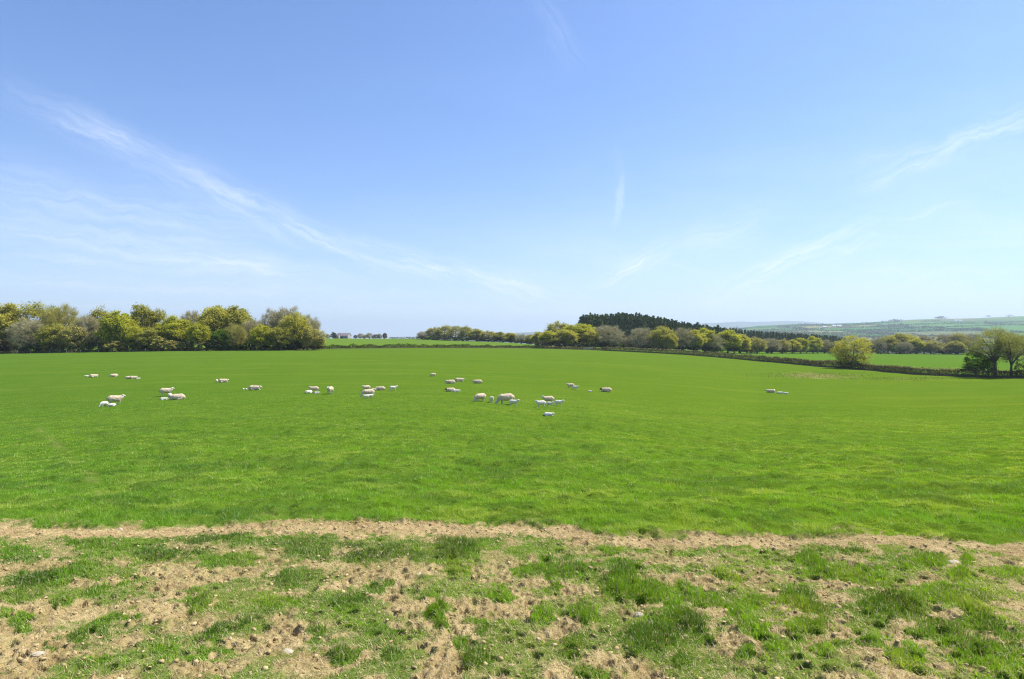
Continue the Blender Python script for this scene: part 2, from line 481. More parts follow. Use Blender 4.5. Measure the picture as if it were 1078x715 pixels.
def grass_blade_mat():
    m, nt, out = new_mat('grass blades')
    at = nt.new('ShaderNodeAttribute', attribute_name='tint')
    d = nt.new('ShaderNodeBsdfDiffuse'); t = nt.new('ShaderNodeBsdfTranslucent')
    nt.l.new(at.outputs['Color'], d.inputs[0])
    nt.l.new(nt.mix(1.0, at.outputs['Color'], (1.05, 1.1, 0.5), 'MULTIPLY'), t.inputs[0])
    ms = nt.new('ShaderNodeMixShader'); ms.inputs[0].default_value = .42
    nt.l.new(d.outputs[0], ms.inputs[1]); nt.l.new(t.outputs[0], ms.inputs[2])
    g = nt.new('ShaderNodeBsdfGlossy'); g.inputs['Roughness'].default_value = .42
    g.inputs[0].default_value = (1, 1, 1, 1)
    ms2 = nt.new('ShaderNodeMixShader'); ms2.inputs[0].default_value = .02
    nt.l.new(ms.outputs[0], ms2.inputs[1]); nt.l.new(g.outputs[0], ms2.inputs[2])
    nt.l.new(ms2.outputs[0], out.inputs['Surface'])
    return m
M['blade'] = grass_blade_mat()

def ground_mat():
    m, nt, out = new_mat('pasture and trodden clay')
    geo = nt.new('ShaderNodeNewGeometry')
    P = geo.outputs['Position']
    sep = nt.new('ShaderNodeSeparateXYZ'); nt.l.new(P, sep.inputs[0])
    xy = nt.comb(sep.outputs[0], sep.outputs[1])
    soil = nt.new('ShaderNodeAttribute', attribute_name='soil')
    crop = nt.new('ShaderNodeAttribute', attribute_name='crop')
    dist = nt.new('ShaderNodeAttribute', attribute_name='range')
    # grass sward: mottles of several sizes; these are the colours of the sward itself
    a = nt.noise(xy, 3.0, 5, .65); b = nt.noise(xy, .35, 4, .6); c = nt.noise(xy, 0.045, 4, .6)
    fine = nt.noise(xy, 22.0, 3, .7)
    g = nt.mix(nt.sstep(a, .3, .72), nt.mix(1, crop.outputs['Color'], (.84,.9,.85), 'MULTIPLY'), nt.mix(1, crop.outputs['Color'], (1.14,1.08,1.1), 'MULTIPLY'))
    g = nt.mix(nt.m('MULTIPLY', nt.sstep(b, .42, .72), .42), g, nt.mix(1, g, (1.35,1.12,1.1), 'MULTIPLY'))
    g = nt.mix(nt.m('MULTIPLY', nt.sstep(c, .45, .7), .4), g, nt.mix(1, g, (.82,.95,.9), 'MULTIPLY'))
    # worn stock paths and vehicle lines: long thin paler streaks lying across the slope
    st = nt.noise(nt.comb(nt.m('MULTIPLY', sep.outputs[0], .012), nt.m('MULTIPLY', sep.outputs[1], .16)), 1.0, 5, .62, .6)
    g = nt.mix(nt.m('MULTIPLY', nt.sstep(st, .5, .66), .45), g, nt.mix(1, g, (1.45,1.2,1.5), 'MULTIPLY'))
    st2 = nt.noise(nt.comb(nt.m('MULTIPLY', sep.outputs[0], .06), nt.m('MULTIPLY', sep.outputs[1], .5)), 1.0, 5, .65, .5)
    g = nt.mix(nt.m('MULTIPLY', nt.sstep(st2, .5, .66), .55), g, nt.mix(1, g, (.72,.84,.75), 'MULTIPLY'))
    # clay
    s1 = nt.noise(xy, 1.6, 5, .6); s2 = nt.noise(xy, 14, 5, .7); s3 = nt.noise(xy, 60, 3, .7)
    sc = nt.mix(nt.sstep(s1, .3, .7), (.28,.195,.085), (.52,.395,.20))
    s0 = nt.noise(xy, 4.5, 5, .65)
    sc = nt.mix(nt.m('MULTIPLY', nt.sstep(s0, .48, .68), .7), sc, (.40,.27,.14))
    sc = nt.mix(nt.m('MULTIPLY', nt.sstep(s0, .48, .3), .55), sc, (.31,.29,.10))
    sc = nt.mix(nt.m('MULTIPLY', nt.sstep(s2, .5, .75), .6), sc, (.66,.54,.30))
    sc = nt.mix(nt.m('MULTIPLY', nt.sstep(s2, .5, .3), .75), sc, (.15,.10,.045))
    sc = nt.mix(nt.m('MULTIPLY', nt.sstep(s3, .45, .65), .45), sc, (.22,.155,.07))
    col = nt.mix(soil.outputs['Fac'], g, sc)
    bs = principled(nt, out, col, 1.0, .0)
    hh = nt.m('ADD', nt.m('MULTIPLY', s2, .6), nt.m('MULTIPLY', s3, .35))
    hg = nt.m('ADD', nt.m('MULTIPLY', a, .9), nt.m('MULTIPLY', fine, .35))
    bm = nt.new('ShaderNodeBump'); bm.inputs['Strength'].default_value = .8; bm.inputs['Distance'].default_value = .05
    nt.l.new(nt.m('ADD', hh, hg), bm.inputs['Height'])
    nt.l.new(bm.outputs[0], bs.inputs['Normal'])
    return m
M['ground'] = ground_mat()

def flat_mat(name, c1, c2, scale=8, rough=.85, spec=.15):
    m, nt, out = new_mat(name)
    tc = nt.new('ShaderNodeTexCoord')
    n = nt.noise(tc.outputs['Object'], scale, 5, .6)
    b = principled(nt, out, nt.mix(nt.sstep(n, .3, .7), c1, c2), rough, spec)
    bm = nt.new('ShaderNodeBump'); bm.inputs['Strength'].default_value = .5; bm.inputs['Distance'].default_value = .01
    nt.l.new(n, bm.inputs['Height']); nt.l.new(bm.outputs[0], b.inputs['Normal'])
    return m
M['stone'] = flat_mat('pale flint', (.30,.25,.16), (.60,.53,.40), 14)
M['stone_dark'] = flat_mat('dark slate stone', (.04,.042,.055), (.10,.10,.12), 18)
M['fleece'] = flat_mat('ewe fleece', (.50,.38,.255), (.68,.55,.39), 9, 1.0, .0)
M['face'] = flat_mat('ewe face and legs', (.50,.45,.37), (.66,.60,.50), 9, .9, .05)
M['darkface'] = flat_mat('dark sheep face', (.03,.027,.025), (.07,.06,.055), 9, .9, .05)
M['lamb'] = flat_mat('lamb fleece', (.62,.575,.47), (.78,.73,.61), 14, 1.0, .0)
M['post'] = flat_mat('weathered post', (.30,.27,.22), (.48,.44,.37), 10)
M['wall'] = flat_mat('pale rendered wall', (.33,.32,.33), (.44,.42,.43), 1)
M['white_wall'] = flat_mat('white sheeted wall', (.74,.75,.76), (.84,.85,.86), 1)
M['roof'] = flat_mat('grey brown roof', (.20,.165,.16), (.30,.26,.26), .8)
M['roof_light'] = flat_mat('light sheet roof', (.62,.64,.68), (.74,.76,.80), .5)
M['opening'] = flat_mat('dark opening', (.02,.02,.025), (.05,.05,.06), 3)
M['steel'] = flat_mat('galvanised gate', (.42,.43,.44), (.6,.61,.62), 12, .5, .4)

# ---------------------------------------------------------------- ground
def build_ground():
    fr = np.radians(np.concatenate([np.arange(-47, 47.001, 0.125)]))
    side = np.radians(np.arange(50, 311, 6.0))
    th = np.concatenate([fr, side])      # wraps round to the front again
    nfr = len(fr)
    rr = [0.15, .6, 1.2, 1.8, 2.4, 3.0]
    r = 3.3
    while r < 14: rr.append(r); r += 0.018 + (r - 3.3) * 0.0018
    while r < 60: rr.append(r); r *= 1.006
    while r < 1900: rr.append(r); r *= 1.02
    while r < 5400: rr.append(r); r *= 1.006
    while r < 16000: rr.append(r); r *= 1.08
    rr.append(16500)
    rr = np.array(rr)
    R, TH = np.meshgrid(rr, th, indexing='ij')
    X = R * np.sin(TH); Y = R * np.cos(TH)
    shp = X.shape
    x = X.ravel(); y = Y.ravel()
    Z = relief(x, y)
    m = R.ravel() < 500
    Z[m] += detail(x[m], y[m])
    nr, nt_ = shp
    i = np.arange(nr - 1)[:, None]; j = np.arange(nt_)[None, :]
    j2 = (j + 1) % nt_
    a = (i * nt_ + j); b = (i * nt_ + j2); c = ((i + 1) * nt_ + j2); d = ((i + 1) * nt_ + j)
    quads = np.stack([a.ravel(), d.ravel(), c.ravel(), b.ravel()], 1)
    # centre cap
    V = np.stack([x, y, Z], 1)
    ctr = len(V); V = np.vstack([V, [[0, 0, relief(np.array([0.]), np.array([.05]))[0]]]])
    jj = np.arange(nt_)
    tris = np.stack([np.full(nt_, ctr), jj, (jj + 1) % nt_], 1)
    dens, hf, field, track, ed = cover(x, y)
    soil = (1 - sm(.2, .85, dens)) * (1 - .0 * field)
    soil = np.where(R.ravel() > 14.5, 0, soil)
    # rough, half dead patch beside the far hedge
    px, py = to_px(x, np.maximum(y, .5))
    front = y > 1
    n = fbm(x * .3, y * .3, 61, 4)
    rough = np.exp(-(((px - 858) / 36) ** 2 + ((py - 395.5) / 3.6) ** 2)) * front * (R.ravel() < 230)
    rough += .35 * np.exp(-(((px - 950) / 60) ** 2 + ((py - 400) / 3) ** 2)) * front * (R.ravel() < 230)
    soil = np.maximum(soil, sm(.3, .9, rough + (n - .5) * 1.8) * .32 * sm(.12, .35, rough))
    # a faint worn path down the field at the left
    path = np.exp(-((px - np.interp(py, [440, 500, 560], [30, 92, 134])) / np.interp(py, [440, 560], [5, 14])) ** 2) * (py > 450) * front * field
    soil = np.maximum(soil, path * .16 * sm(.35, .6, fbm(x * 1.5, y * 1.5, 71, 3)))
    fid = field_of(x, y)
    crop = CROPS[CROP_ID[fid]]
    Rr = R.ravel()
    # pasture the camera looks over, the field beyond the right hedge, the rise in the middle
    u = (px - 539) / 539
    base = np.array([.090, .156, .015])[None, :] * np.ones((len(x), 1))
    base = base * (1 + np.clip(u, -1, 1)[:, None] * np.array([.10, .04, -.12]))
    D = np.interp(px, T_PX, T_D)
    beyond = (y > D * 1.01)
    col2 = np.where((px > 700)[:, None], np.array([[.085, .165, .016]]), np.array([[.105, .178, .022]]))
    base = np.where(beyond[:, None], col2, base)
    isfar = (y > np.interp(px, K_PX, K1_Y) + 60)
    crop = np.where((isfar & front)[:, None], crop, base)
    crop = np.where((~front)[:, None], base, crop)
    one = np.ones((1, 3))
    C4 = np.concatenate([np.vstack([crop, crop[:1]]), np.ones((len(x) + 1, 1))], 1)
    me = np_mesh('ground', V, [quads, tris], [M['ground']], smooth=True, attrs={
        'soil': (np.append(soil, .5), 'FLOAT'), 'range': (np.append(Rr, 0), 'FLOAT'), 'crop': (C4, 'FLOAT_COLOR')})
    o = obj('ground', me)
    tag(o, 'green pasture sloping away from a trodden clay bank', 'ground', kind='structure')
    return fid.reshape(shp), X, Y, Z.reshape(shp), nfr
FID, GX, GY, GZ, NFR = build_ground()

def build_ridges():
    """faint hills many kilometres away"""
    m, nt, out = new_mat('far moorland')
    geo = nt.new('ShaderNodeNewGeometry')
    n = nt.noise(geo.outputs['Position'], .0015, 5, .6)
    principled(nt, out, nt.mix(nt.sstep(n, .4, .6), (.06,.09,.04), (.11,.13,.06)), .95, .05)
    def ridge(pts, Y, depth, name):
        xs = np.linspace(pts[0][0], pts[-1][0], 160)
        top = np.interp(xs, [p[0] for p in pts], [p[1] for p in pts])
        top = top - (fbm(xs * .03, xs * 0, 91, 4) - .5) * 1.0
        rows = []
        for k, f in ((-1, 0), (-.5, .55), (-.2, .88), (0, 1), (.35, .8), (1, 0)):
            yy = Y + k * depth
            z0 = -60
            zt = ZC + (HY - top) / F * Y
            rows.append(np.stack([(xs - CX) / F * Y, np.full_like(xs, yy) + 250 * fbm(xs * .02, xs * 0 + k, 5, 2), z0 + (zt - z0) * f], 1))
        V = np.concatenate(rows); n_ = len(xs)
        q = []
        for r in range(len(rows) - 1):
            for i in range(n_ - 1):
                q.append((r * n_ + i, r * n_ + i + 1, (r + 1) * n_ + i + 1, (r + 1) * n_ + i))
        o = obj(name, np_mesh(name, V, np.array(q), [m], smooth=True))
        return o
    o = ridge([(600, 358), (660, 350), (700, 345), (737, 340.6), (760, 340), (782, 338.6), (800, 339), (830, 338.3), (848, 338.8), (870, 340.8), (910, 344), (1000, 352)], 13000, 1800, 'hills')
    tag(o, 'pale blue ridge of moorland on the horizon right of centre', 'hills', kind='structure')
    o = ridge([(470, 358), (510, 352.5), (540, 351), (556, 350), (575, 350.2), (600, 350.6), (640, 353), (690, 359)], 8500, 1200, 'hills')
    tag(o, 'low blue hill showing behind the middle trees', 'hills', kind='structure')
build_ridges()

# ---------------------------------------------------------------- trees
def tube(pts, rad, sides=6):
    """tapered tube through pts"""
    pts = np.asarray(pts, float); n = len(pts)
    V = []; 
    tan = np.gradient(pts, axis=0)
    tan /= np.linalg.norm(tan, axis=1)[:, None] + 1e-9
    up = np.array([0.31, 0.17, 0.93])
    for i in range(n):
        a = np.cross(tan[i], up if abs(tan[i] @ up) < .95 else np.array([1., 0, 0])); a /= np.linalg.norm(a)
        b = np.cross(tan[i], a)
        for k in range(sides):
            t = 2 * math.pi * k / sides
            V.append(pts[i] + rad[i] * (math.cos(t) * a + math.sin(t) * b))
    Q = []
    for i in range(n - 1):
        for k in range(sides):
            k2 = (k + 1) % sides
            Q.append((i * sides + k, i * sides + k2, (i + 1) * sides + k2, (i + 1) * sides + k))
    return np.array(V), np.array(Q)

def join(parts):
    V = []; Q = []; o = 0
    for v, q in parts:
        V.append(v); Q.append(q + o); o += len(v)
    return np.concatenate(V), np.concatenate(Q)

def leaf_quads(C, size, rng, flat=0.8, aspect=1.0):
    """randomly turned diamond leaves/sprays at points C"""
    n = len(C)
    nrm = rng.normal(size=(n, 3)); nrm[:, 2] = np.abs(nrm[:, 2]) + flat
    nrm /= np.linalg.norm(nrm, axis=1)[:, None]
    t = rng.normal(size=(n, 3)); t -= nrm * (t * nrm).sum(1)[:, None]; t /= np.linalg.norm(t, axis=1)[:, None]
    b = np.cross(nrm, t)
    s = (size * rng.uniform(.6, 1.35, n))[:, None]
    V = np.stack([C + t * s, C + b * s * .62 * aspect, C - t * s, C - b * s * .62 * aspect], 1).reshape(-1, 3)
    Q = np.arange(4 * n).reshape(n, 4)
    r = np.repeat(rng.random(n), 4)
    return V, Q, r

def twigs(C, D, L, w, rng):
    """thin long triangles from C along D"""
    n = len(C)
    side = np.cross(D, rng.normal(size=(n, 3))); side /= np.linalg.norm(side, axis=1)[:, None] + 1e-9
    w = (w * rng.uniform(.7, 1.3, n))[:, None]; L = L[:, None]
    bend = rng.normal(size=(n, 3)) * .12
    V = np.stack([C - side * w, C + side * w, C + D * L + bend * L], 1).reshape(-1, 3)
    T = np.arange(3 * n).reshape(n, 3)
    return V, T, np.repeat(rng.random(n), 3)

def make_tree(seed, kind, low=.18, spread=.5, nclump=80, leaves=70, leafsize=.028, twig_n=26, forks=6):
    """unit tree: height 1, crown half width 'spread'; returns trunk mesh and crown mesh (kind: leafy, sparse, bare)"""
    rng = np.random.default_rng(seed)
    # lumpy crown envelope sampled as clumps
    ph = rng.uniform(0, 6.28, 6); am = rng.uniform(.02, .09, 6)
    cl = []
    cz = (1 + low) / 2; rz = (1 - low) / 2
    k = 0
    while len(cl) < nclump:
        d = rng.normal(size=3); d /= np.linalg.norm(d)
        if d[2] < -.75: continue
        rad = rng.uniform(.25, 1) ** .38
        az = math.atan2(d[1], d[0])
        lump = 1 + sum(am[i] * math.sin((i + 1) * az + ph[i] + 2.2 * d[2] * (i % 3)) for i in range(6))
        p = np.array([d[0] * spread * lump * rad * .9, d[1] * spread * lump * rad * .9, cz + d[2] * rz * rad * (1 + .12 * math.sin(3 * az + ph[0])) * .93])
        if cl and min(np.linalg.norm(p - q) for q in cl) < .055: 
            k += 1
            if k < 4000: continue
        cl.append(p)
    cl = np.array(cl)
    # skeleton
    parts = []
    lean = rng.uniform(-.05, .05, 2)
    fork = np.array([lean[0] * .4, lean[1] * .4, low * .75 + .08])
    tr = .026 * (1 + spread * .6)
    parts.append(tube([(0, 0, -.03), (0, 0, .0), (lean[0] * .1, lean[1] * .1, .05), fork * [.7, .7, .6], fork], [tr * 1.9, tr * 1.5, tr * 1.05, tr * .95, tr * .85], 8))
    limbs = []
    for f in range(forks):
        a = 2 * math.pi * (f + rng.uniform(-.3, .3)) / forks
        el = rng.uniform(.35, 1.2) if f else 1.45
        d = np.array([math.cos(a) * math.cos(el) * spread * 1.6, math.sin(a) * math.cos(el) * spread * 1.6, math.sin(el) * (1 - fork[2]) * .95])
        ts = np.linspace(0, 1, 6)
        P = [fork + d * t * .85 + np.array([0, 0, .07 * math.sin(t * 3.1)]) + rng.normal(size=3) * .014 * t for t in ts]
        R_ = [tr * .62 * (1 - .82 * t) for t in ts]
        limbs.append((np.array(P), np.array(R_))); parts.append(tube(P, R_, 5))
    allp = np.concatenate([l[0][1:] for l in limbs]); allr = np.concatenate([l[1][1:] for l in limbs])
    for c in cl:
        dd = np.linalg.norm(allp - c, axis=1) + (allp[:, 2] > c[2]) * .25
        i = int(dd.argmin()); s = allp[i]
        mid = (s + c) / 2 + rng.normal(size=3) * .02 + np.array([0, 0, -.01])
        r0 = min(allr[i] * .6, .0085)
        parts.append(tube([s, mid, c], [r0, r0 * .6, .0022], 4))
    tv, tq = join(parts)
    trunk = np_mesh('trunk', tv, tq, [M['bark']], smooth=True)
    # crown
    Vs = []; Fs4 = []; Fs3 = []; rs = []; off = 0
    ctr = np.array([0, 0, cz - .1])
    if kind in ('leafy', 'sparse'):
        nl = leaves if kind == 'leafy' else int(leaves * .5)
        lv = rng.integers(int(nl * .5), int(nl * 1.5), len(cl))
        C = np.repeat(cl, lv, axis=0)
        sg = np.repeat(rng.uniform(.034, .060, len(cl)), lv)
        off_ = rng.normal(size=C.shape) * sg[:, None] * np.array([1.15, 1.15, .7])
        C = C + off_
        C = C[C[:, 2] > .02]
        v, q, r = leaf_quads(C, leafsize, rng)
        Vs.append(v); Fs4.append(q + off); rs.append(r); off += len(v)
    tn = twig_n if kind == 'bare' else (twig_n // 2 if kind == 'sparse' else 12)
    C = np.repeat(cl, tn, axis=0); n = len(C)
    out = C - ctr; out /= np.linalg.norm(out, axis=1)[:, None] + 1e-9
    D = out * .75 + rng.normal(size=(n, 3)) * .62 + np.array([0, 0, .18]); D /= np.linalg.norm(D, axis=1)[:, None]
    C = C + rng.normal(size=(n, 3)) * .026
    v, t, r = twigs(C, D, rng.uniform(.05, .125, n), .0024, rng)
    Vs.append(v); Fs3.append(t + off); rs.append(r * .6); off += len(v)
    nq = sum(len(f) for f in Fs4); n3 = sum(len(f) for f in Fs3)
    crown = np_mesh('crown', np.concatenate(Vs), Fs4 + Fs3, [M['leaf_olive']], attrs={'rnd': (np.concatenate(rs), 'FLOAT')})
    return trunk, crown

LIB = {
 'leafy': [make_tree(10 + i, 'leafy', low=.02 + .05 * (i % 3), spread=.45, nclump=130, leaves=125, leafsize=.021) for i in range(4)],
 'sparse': [make_tree(30 + i, 'sparse', low=.02 + .05 * (i % 2), spread=.45, nclump=130, leaves=120, leafsize=.020, twig_n=44) for i in range(3)],
 'bare': [make_tree(50 + i, 'bare', low=.03 + .05 * (i % 2), spread=.45, nclump=150, twig_n=80) for i in range(3)],
 'bush': [make_tree(70 + i, 'leafy', low=-.05, spread=.6, nclump=60, leaves=55, leafsize=.05, forks=5) for i in range(3)],
 'barebush': [make_tree(80 + i, 'sparse', low=-.05, spread=.6, nclump=60, leaves=50, leafsize=.035, twig_n=40, forks=5) for i in range(2)],
}

def place_tree(px, top, hw, Y, lib, mat, label, group, name=None, cat='tree', rr=random.Random(3)):
    """px / top / half width as seen in the photograph, at depth Y"""
    x = (px - CX) / F * Y
    z0 = gz(x, Y)
    H = ZC + (HY - top) / F * Y - z0
    W = hw / F * Y
    tr, cr = LIB[lib][rr.randrange(len(LIB[lib]))]
    spread = .6 if 'bush' in lib else .45
    s = W / (spread * .98)
    e = empty(name or 'tree', (x, Y, z0 - .05), rr.uniform(0, 6.28), (s, s, H / .97))
    tag(e, label, cat, group)
    t = obj('trunk', tr, e); c = obj('crown', cr, e)
    c.material_slots[0].link = 'OBJECT'; c.material_slots[0].material = M[mat]
    return e

GW = 'trees of the wood at the left edge of the field'
LEFT = [ # px, top, hw, depth, lib, material, label
 (6,322,23,246,'leafy','leaf_gold','broad golden-green oak cut by the left edge of the picture'),
 (42,320,25,250,'sparse','leaf_olive','tall domed olive-gold oak, highest crown of the left wood'),
 (30,337,19,236,'bare','leaf_bare','grey bare twiggy tree in front of the tall domed oak'),
 (66,323,21,244,'bare','leaf_bud','brown bare-twigged tree sloping down right of the tall domed oak'),
 (57,341,15,234,'sparse','leaf_olive','small olive tree in front of the brown twiggy tree'),
 (78,343,14,234,'sparse','leaf_bud','low dull green tree left of the notch in the wood skyline'),
 (93,333,13,238,'bare','leaf_bare','grey bare tree just right of the notch in the wood skyline'),
 (107,326,15,247,'sparse','leaf_olive','olive oak behind the brightest green tree, on its left'),
 (124,329,17,238,'leafy','leaf_bright','brightest yellow-green tree of the left wood, standing forward'),
 (149,323.5,15,248,'leafy','leaf_olive','rounded olive oak right of the brightest green tree'),
 (165,326.5,14,250,'sparse','leaf_olive','olive-topped oak left of the dip in the middle of the wood'),
 (141,344,11,236,'leafy','leaf_bright','low bright tree at the right foot of the brightest green tree'),
 (158,346,12,236,'leafy','leaf_olive','low green-gold tree below the two rounded olive oaks'),
 (184,334,18,242,'leafy','leaf_bright','fresh green tree standing in the dip of the wood skyline'),
 (201,328.5,13,250,'bare','leaf_bare','grey leafless crown between the dip and the great yellow oak'),
 (209,341,11,237,'leafy','leaf_bright','slim light green tree below the grey leafless crown'),
 (226,323.5,19,246,'leafy','leaf_gold','great yellow oak with the widest golden crown'),
 (248,323.8,18,250,'leafy','leaf_olive','round olive crown joined to the right of the great yellow oak'),
 (247,342,13,236,'bare','leaf_bud','pale tan twiggy tree in front of the round olive crown'),
 (234,348,11,235,'leafy','leaf_mid','low mid-green tree under the great yellow oak'),
 (268,338,13,244,'bare','leaf_bare','grey bare tree behind the small yellow-green tree'),
 (276,343,12,236,'leafy','leaf_bright','small yellow-green tree in front of grey bare crowns'),
 (287,327.5,15,250,'bare','leaf_bare','tall pale grey leafless tree, left of the last dome'),
 (304,325.5,20,252,'bare','leaf_bare','large grey leafless dome near the right end of the wood'),
 (311,331,16,240,'sparse','leaf_gold','gold-leaved tree set inside the large grey dome'),
 (296,344,14,236,'sparse','leaf_olive','low olive tree below the large grey dome'),
 (324,334,14,246,'bare','leaf_bare','grey twiggy tree on the falling right shoulder of the wood'),
 (330,346,13,238,'sparse','leaf_bud','last low tan tree at the right end of the wood'),
]
ORD = ['first', 'second', 'third', 'fourth', 'fifth', 'sixth', 'seventh', 'eighth', 'ninth', 'tenth', 'eleventh', 'twelfth', 'thirteenth', 'fourteenth', 'fifteenth', 'sixteenth', 'seventeenth', 'eighteenth', 'nineteenth', 'twentieth']
def nth(i, n):
    # count from whichever end is nearer
    if i < (n + 1) // 2: return ORD[i] + ' from the left'
    return ORD[n - 1 - i] + ' from the right'
for a in LEFT: place_tree(*a, GW)
# a second rank deep in the wood closes the gaps low down
rb = random.Random(21)
for i in range(20):
    px = 6 + i * 16 + rb.uniform(-4, 4)
    place_tree(px, 340 + rb.uniform(-4, 5) + max(0, px - 290) * .15, 13, 268 + rb.uniform(-6, 10), rb.choice(['bare', 'sparse', 'leafy']), rb.choice(['leaf_olive', 'leaf_bud', 'leaf_bramble']),
               'dim tree deep inside the left wood, %s of its hidden rank' % nth(i, 20), 'dim trees deep inside the left wood')
for i in range(30):
    px = -4 + i * 11.6 + rb.uniform(-3, 3)
    place_tree(px, 358 + rb.uniform(-3, 4), rb.uniform(8, 11), 233 + rb.uniform(-1, 7) + (px > 250) * 12, rb.choice(['bush', 'barebush']), rb.choice(['leaf_dark', 'leaf_bramble', 'leaf_bud', 'leaf_mid', 'leaf_bramble']),
               'low bush %s in the undergrowth along the foot of the left wood' % nth(i, 30), 'bushes along the foot of the left wood', name='bush', cat='bush')

# trees on the middle skyline
GM = 'trees along the middle skyline'
MID = [
 (447,349.5,8,600,'bare','leaf_bare','thin grey tree at the left end of the middle skyline clump'),
 (457,345.5,9,590,'sparse','leaf_bud','second tree of the middle skyline clump, grey-brown and round'),
 (468,343.3,10,575,'sparse','leaf_olive','tallest round brown-green tree of the middle skyline clump'),
 (480,343.8,9,555,'bare','leaf_bud','brown twiggy tree right of the tallest skyline tree'),
 (491,344.2,8,540,'sparse','leaf_olive','pointed olive tree right of the brown twiggy one'),
 (502,347,9,520,'leafy','leaf_olive','low olive crown in the middle of the skyline row'),
 (514,349,9,500,'sparse','leaf_bud','brownish low crown where the skyline row starts to fall'),
 (526,350.3,8,485,'leafy','leaf_olive','small green crown beside the brownish low one'),
 (537,351.2,8,470,'leafy','leaf_gold','small yellow-green tree before the distant blue hill'),
 (549,352.5,7,455,'bare','leaf_bare','small grey tree right of the small yellow-green one'),
 (559,352.8,7,440,'sparse','leaf_bud','last small brown tree of the skyline row, next the copse'),
]
for a in MID: place_tree(*a, GM)
for i in range(13):
    px = 446 + i * 9.3; Y = 590 - i * 11.5
    place_tree(px, 353.6 + i * .4, 8, Y - 5, 'bush', rb.choice(['leaf_dark', 'leaf_mid', 'leaf_bramble']), 'dark bush %s under the middle skyline trees' % nth(i, 13), 'bushes under the middle skyline trees', name='bush', cat='bush')

# copse in front of the conifers
GC = 'broadleaved trees in front of the conifer plantation'
COPSE = [
 (567,350.5,8,372,'leafy','leaf_gold','small yellow-green bush-like tree at the left end of the copse'),
 (588,339.8,15,372,'sparse','leaf_olive','grey-topped olive tree behind the round yellow-tan one'),
 (577,349,10,350,'leafy','leaf_bright','low fresh green tree left of the round yellow-tan one'),
 (595,348.5,13,346,'leafy','leaf_gold','round yellow-tan tree in front of the copse'),
 (609,342,20,358,'leafy','leaf_bright','brilliant yellow-green oak with a broad umbrella crown'),
 (622,348.5,10,350,'leafy','leaf_gold','low yellow right shoulder tree beside the brilliant oak'),
 (640,343.5,17,350,'bare','leaf_bare','bare grey ash with spreading limbs right of the brilliant oak'),
 (664,355,9,352,'bare','leaf_bare','low bare grey thorn below the conifers'),
 (675,346,14,345,'bare','leaf_bare','pale-trunked bare tree in the middle of the copse'),
 (697,344.3,14,338,'sparse','leaf_olive','round dull olive tree beside the pale-trunked bare tree'),
 (706,352,7,332,'leafy','leaf_gold','narrow yellow-green tree at the right side of the dull olive one'),
 (719,347,12,338,'bare','leaf_bare','brown leafless round tree before the right conifers'),
 (730,348.3,11,340,'leafy','leaf_gold','golden round tree right of the brown leafless one'),
 (742,346.5,12,352,'leafy','leaf_bright','lime green tree sloping down beneath the conifer tops'),
 (752,353,11,350,'bare','leaf_bare','low grey leafless tree beneath the lime green one'),
 (766,348.5,13,362,'leafy','leaf_bright','first of two long lime crowns falling to the right'),
 (779,352.5,12,372,'leafy','leaf_gold','second long lime-gold crown falling to the right'),
 (797,356,10,392,'sparse','leaf_bud','reddish-tan tree with a green right side'),
 (812,357,11,410,'bare','leaf_bare','wide grey-brown leafless tree right of the reddish-tan one'),
 (824,358,8,420,'sparse','leaf_bud','small grey-brown tree after the wide leafless one'),
 (834,358.5,8,430,'leafy','leaf_gold','small pale yellow tree left of two rounded green ones'),
 (843,357,8,440,'leafy','leaf_bright','left one of two rounded fresh green trees before the far plantation'),
 (856,355,9,455,'leafy','leaf_bright','right one of two rounded fresh green trees before the far plantation'),
 (868,359,9,460,'bare','leaf_bare','grey leafless tree left of the lone hedge tree'),
]
for a in COPSE: place_tree(*a, GC)
GR = 'trees along the far side of the right-hand field'
RIGHT = [
 (880,360,9,460,'sparse','leaf_bud','tan tree half hidden behind the lone hedge tree'),
 (908,356,9,462,'sparse','leaf_gold','gold tree behind the right side of the lone hedge tree'),
 (924,357,9,462,'bare','leaf_bare','grey leafless tree right of the lone hedge tree'),
 (935,354,11,466,'sparse','leaf_olive','olive tree at the left end of the long field-side row'),
 (947,352.5,12,470,'leafy','leaf_olive','broad olive crown in the long field-side row'),
 (952,360,8,456,'bare','leaf_bare','low dark leafless tree in front of the broad olive crown'),
 (964,357.5,9,460,'leafy','leaf_bright','brightest lime tree of the long field-side row'),
 (958,352.8,10,478,'sparse','leaf_gold','gold-topped tree behind the brightest lime one'),
 (980,359,11,458,'sparse','leaf_bud','tan rounded tree right of the brightest lime one'),
 (973,354,9,480,'bare','leaf_bare','grey crown rising between the lime tree and the tan one'),
 (993,353,12,470,'bare','leaf_bare','wide grey leafless crown left of the big oak'),
 (1008,351,10,468,'sparse','leaf_bud','pale tan tree just left of the big oak, field side'),
 (1006,360,9,456,'leafy','leaf_olive','low olive tree below the pale tan tree'),
 (1022,353,12,474,'bare','leaf_bare','grey leafless tree seen through the big oak'),
 (1062,352,12,470,'bare','leaf_bare','grey leafless tree behind the right-hand oak'),
 (1078,354,12,466,'sparse','leaf_olive','olive tree cut by the right edge of the picture'),
]
for a in RIGHT: place_tree(*a, GR)
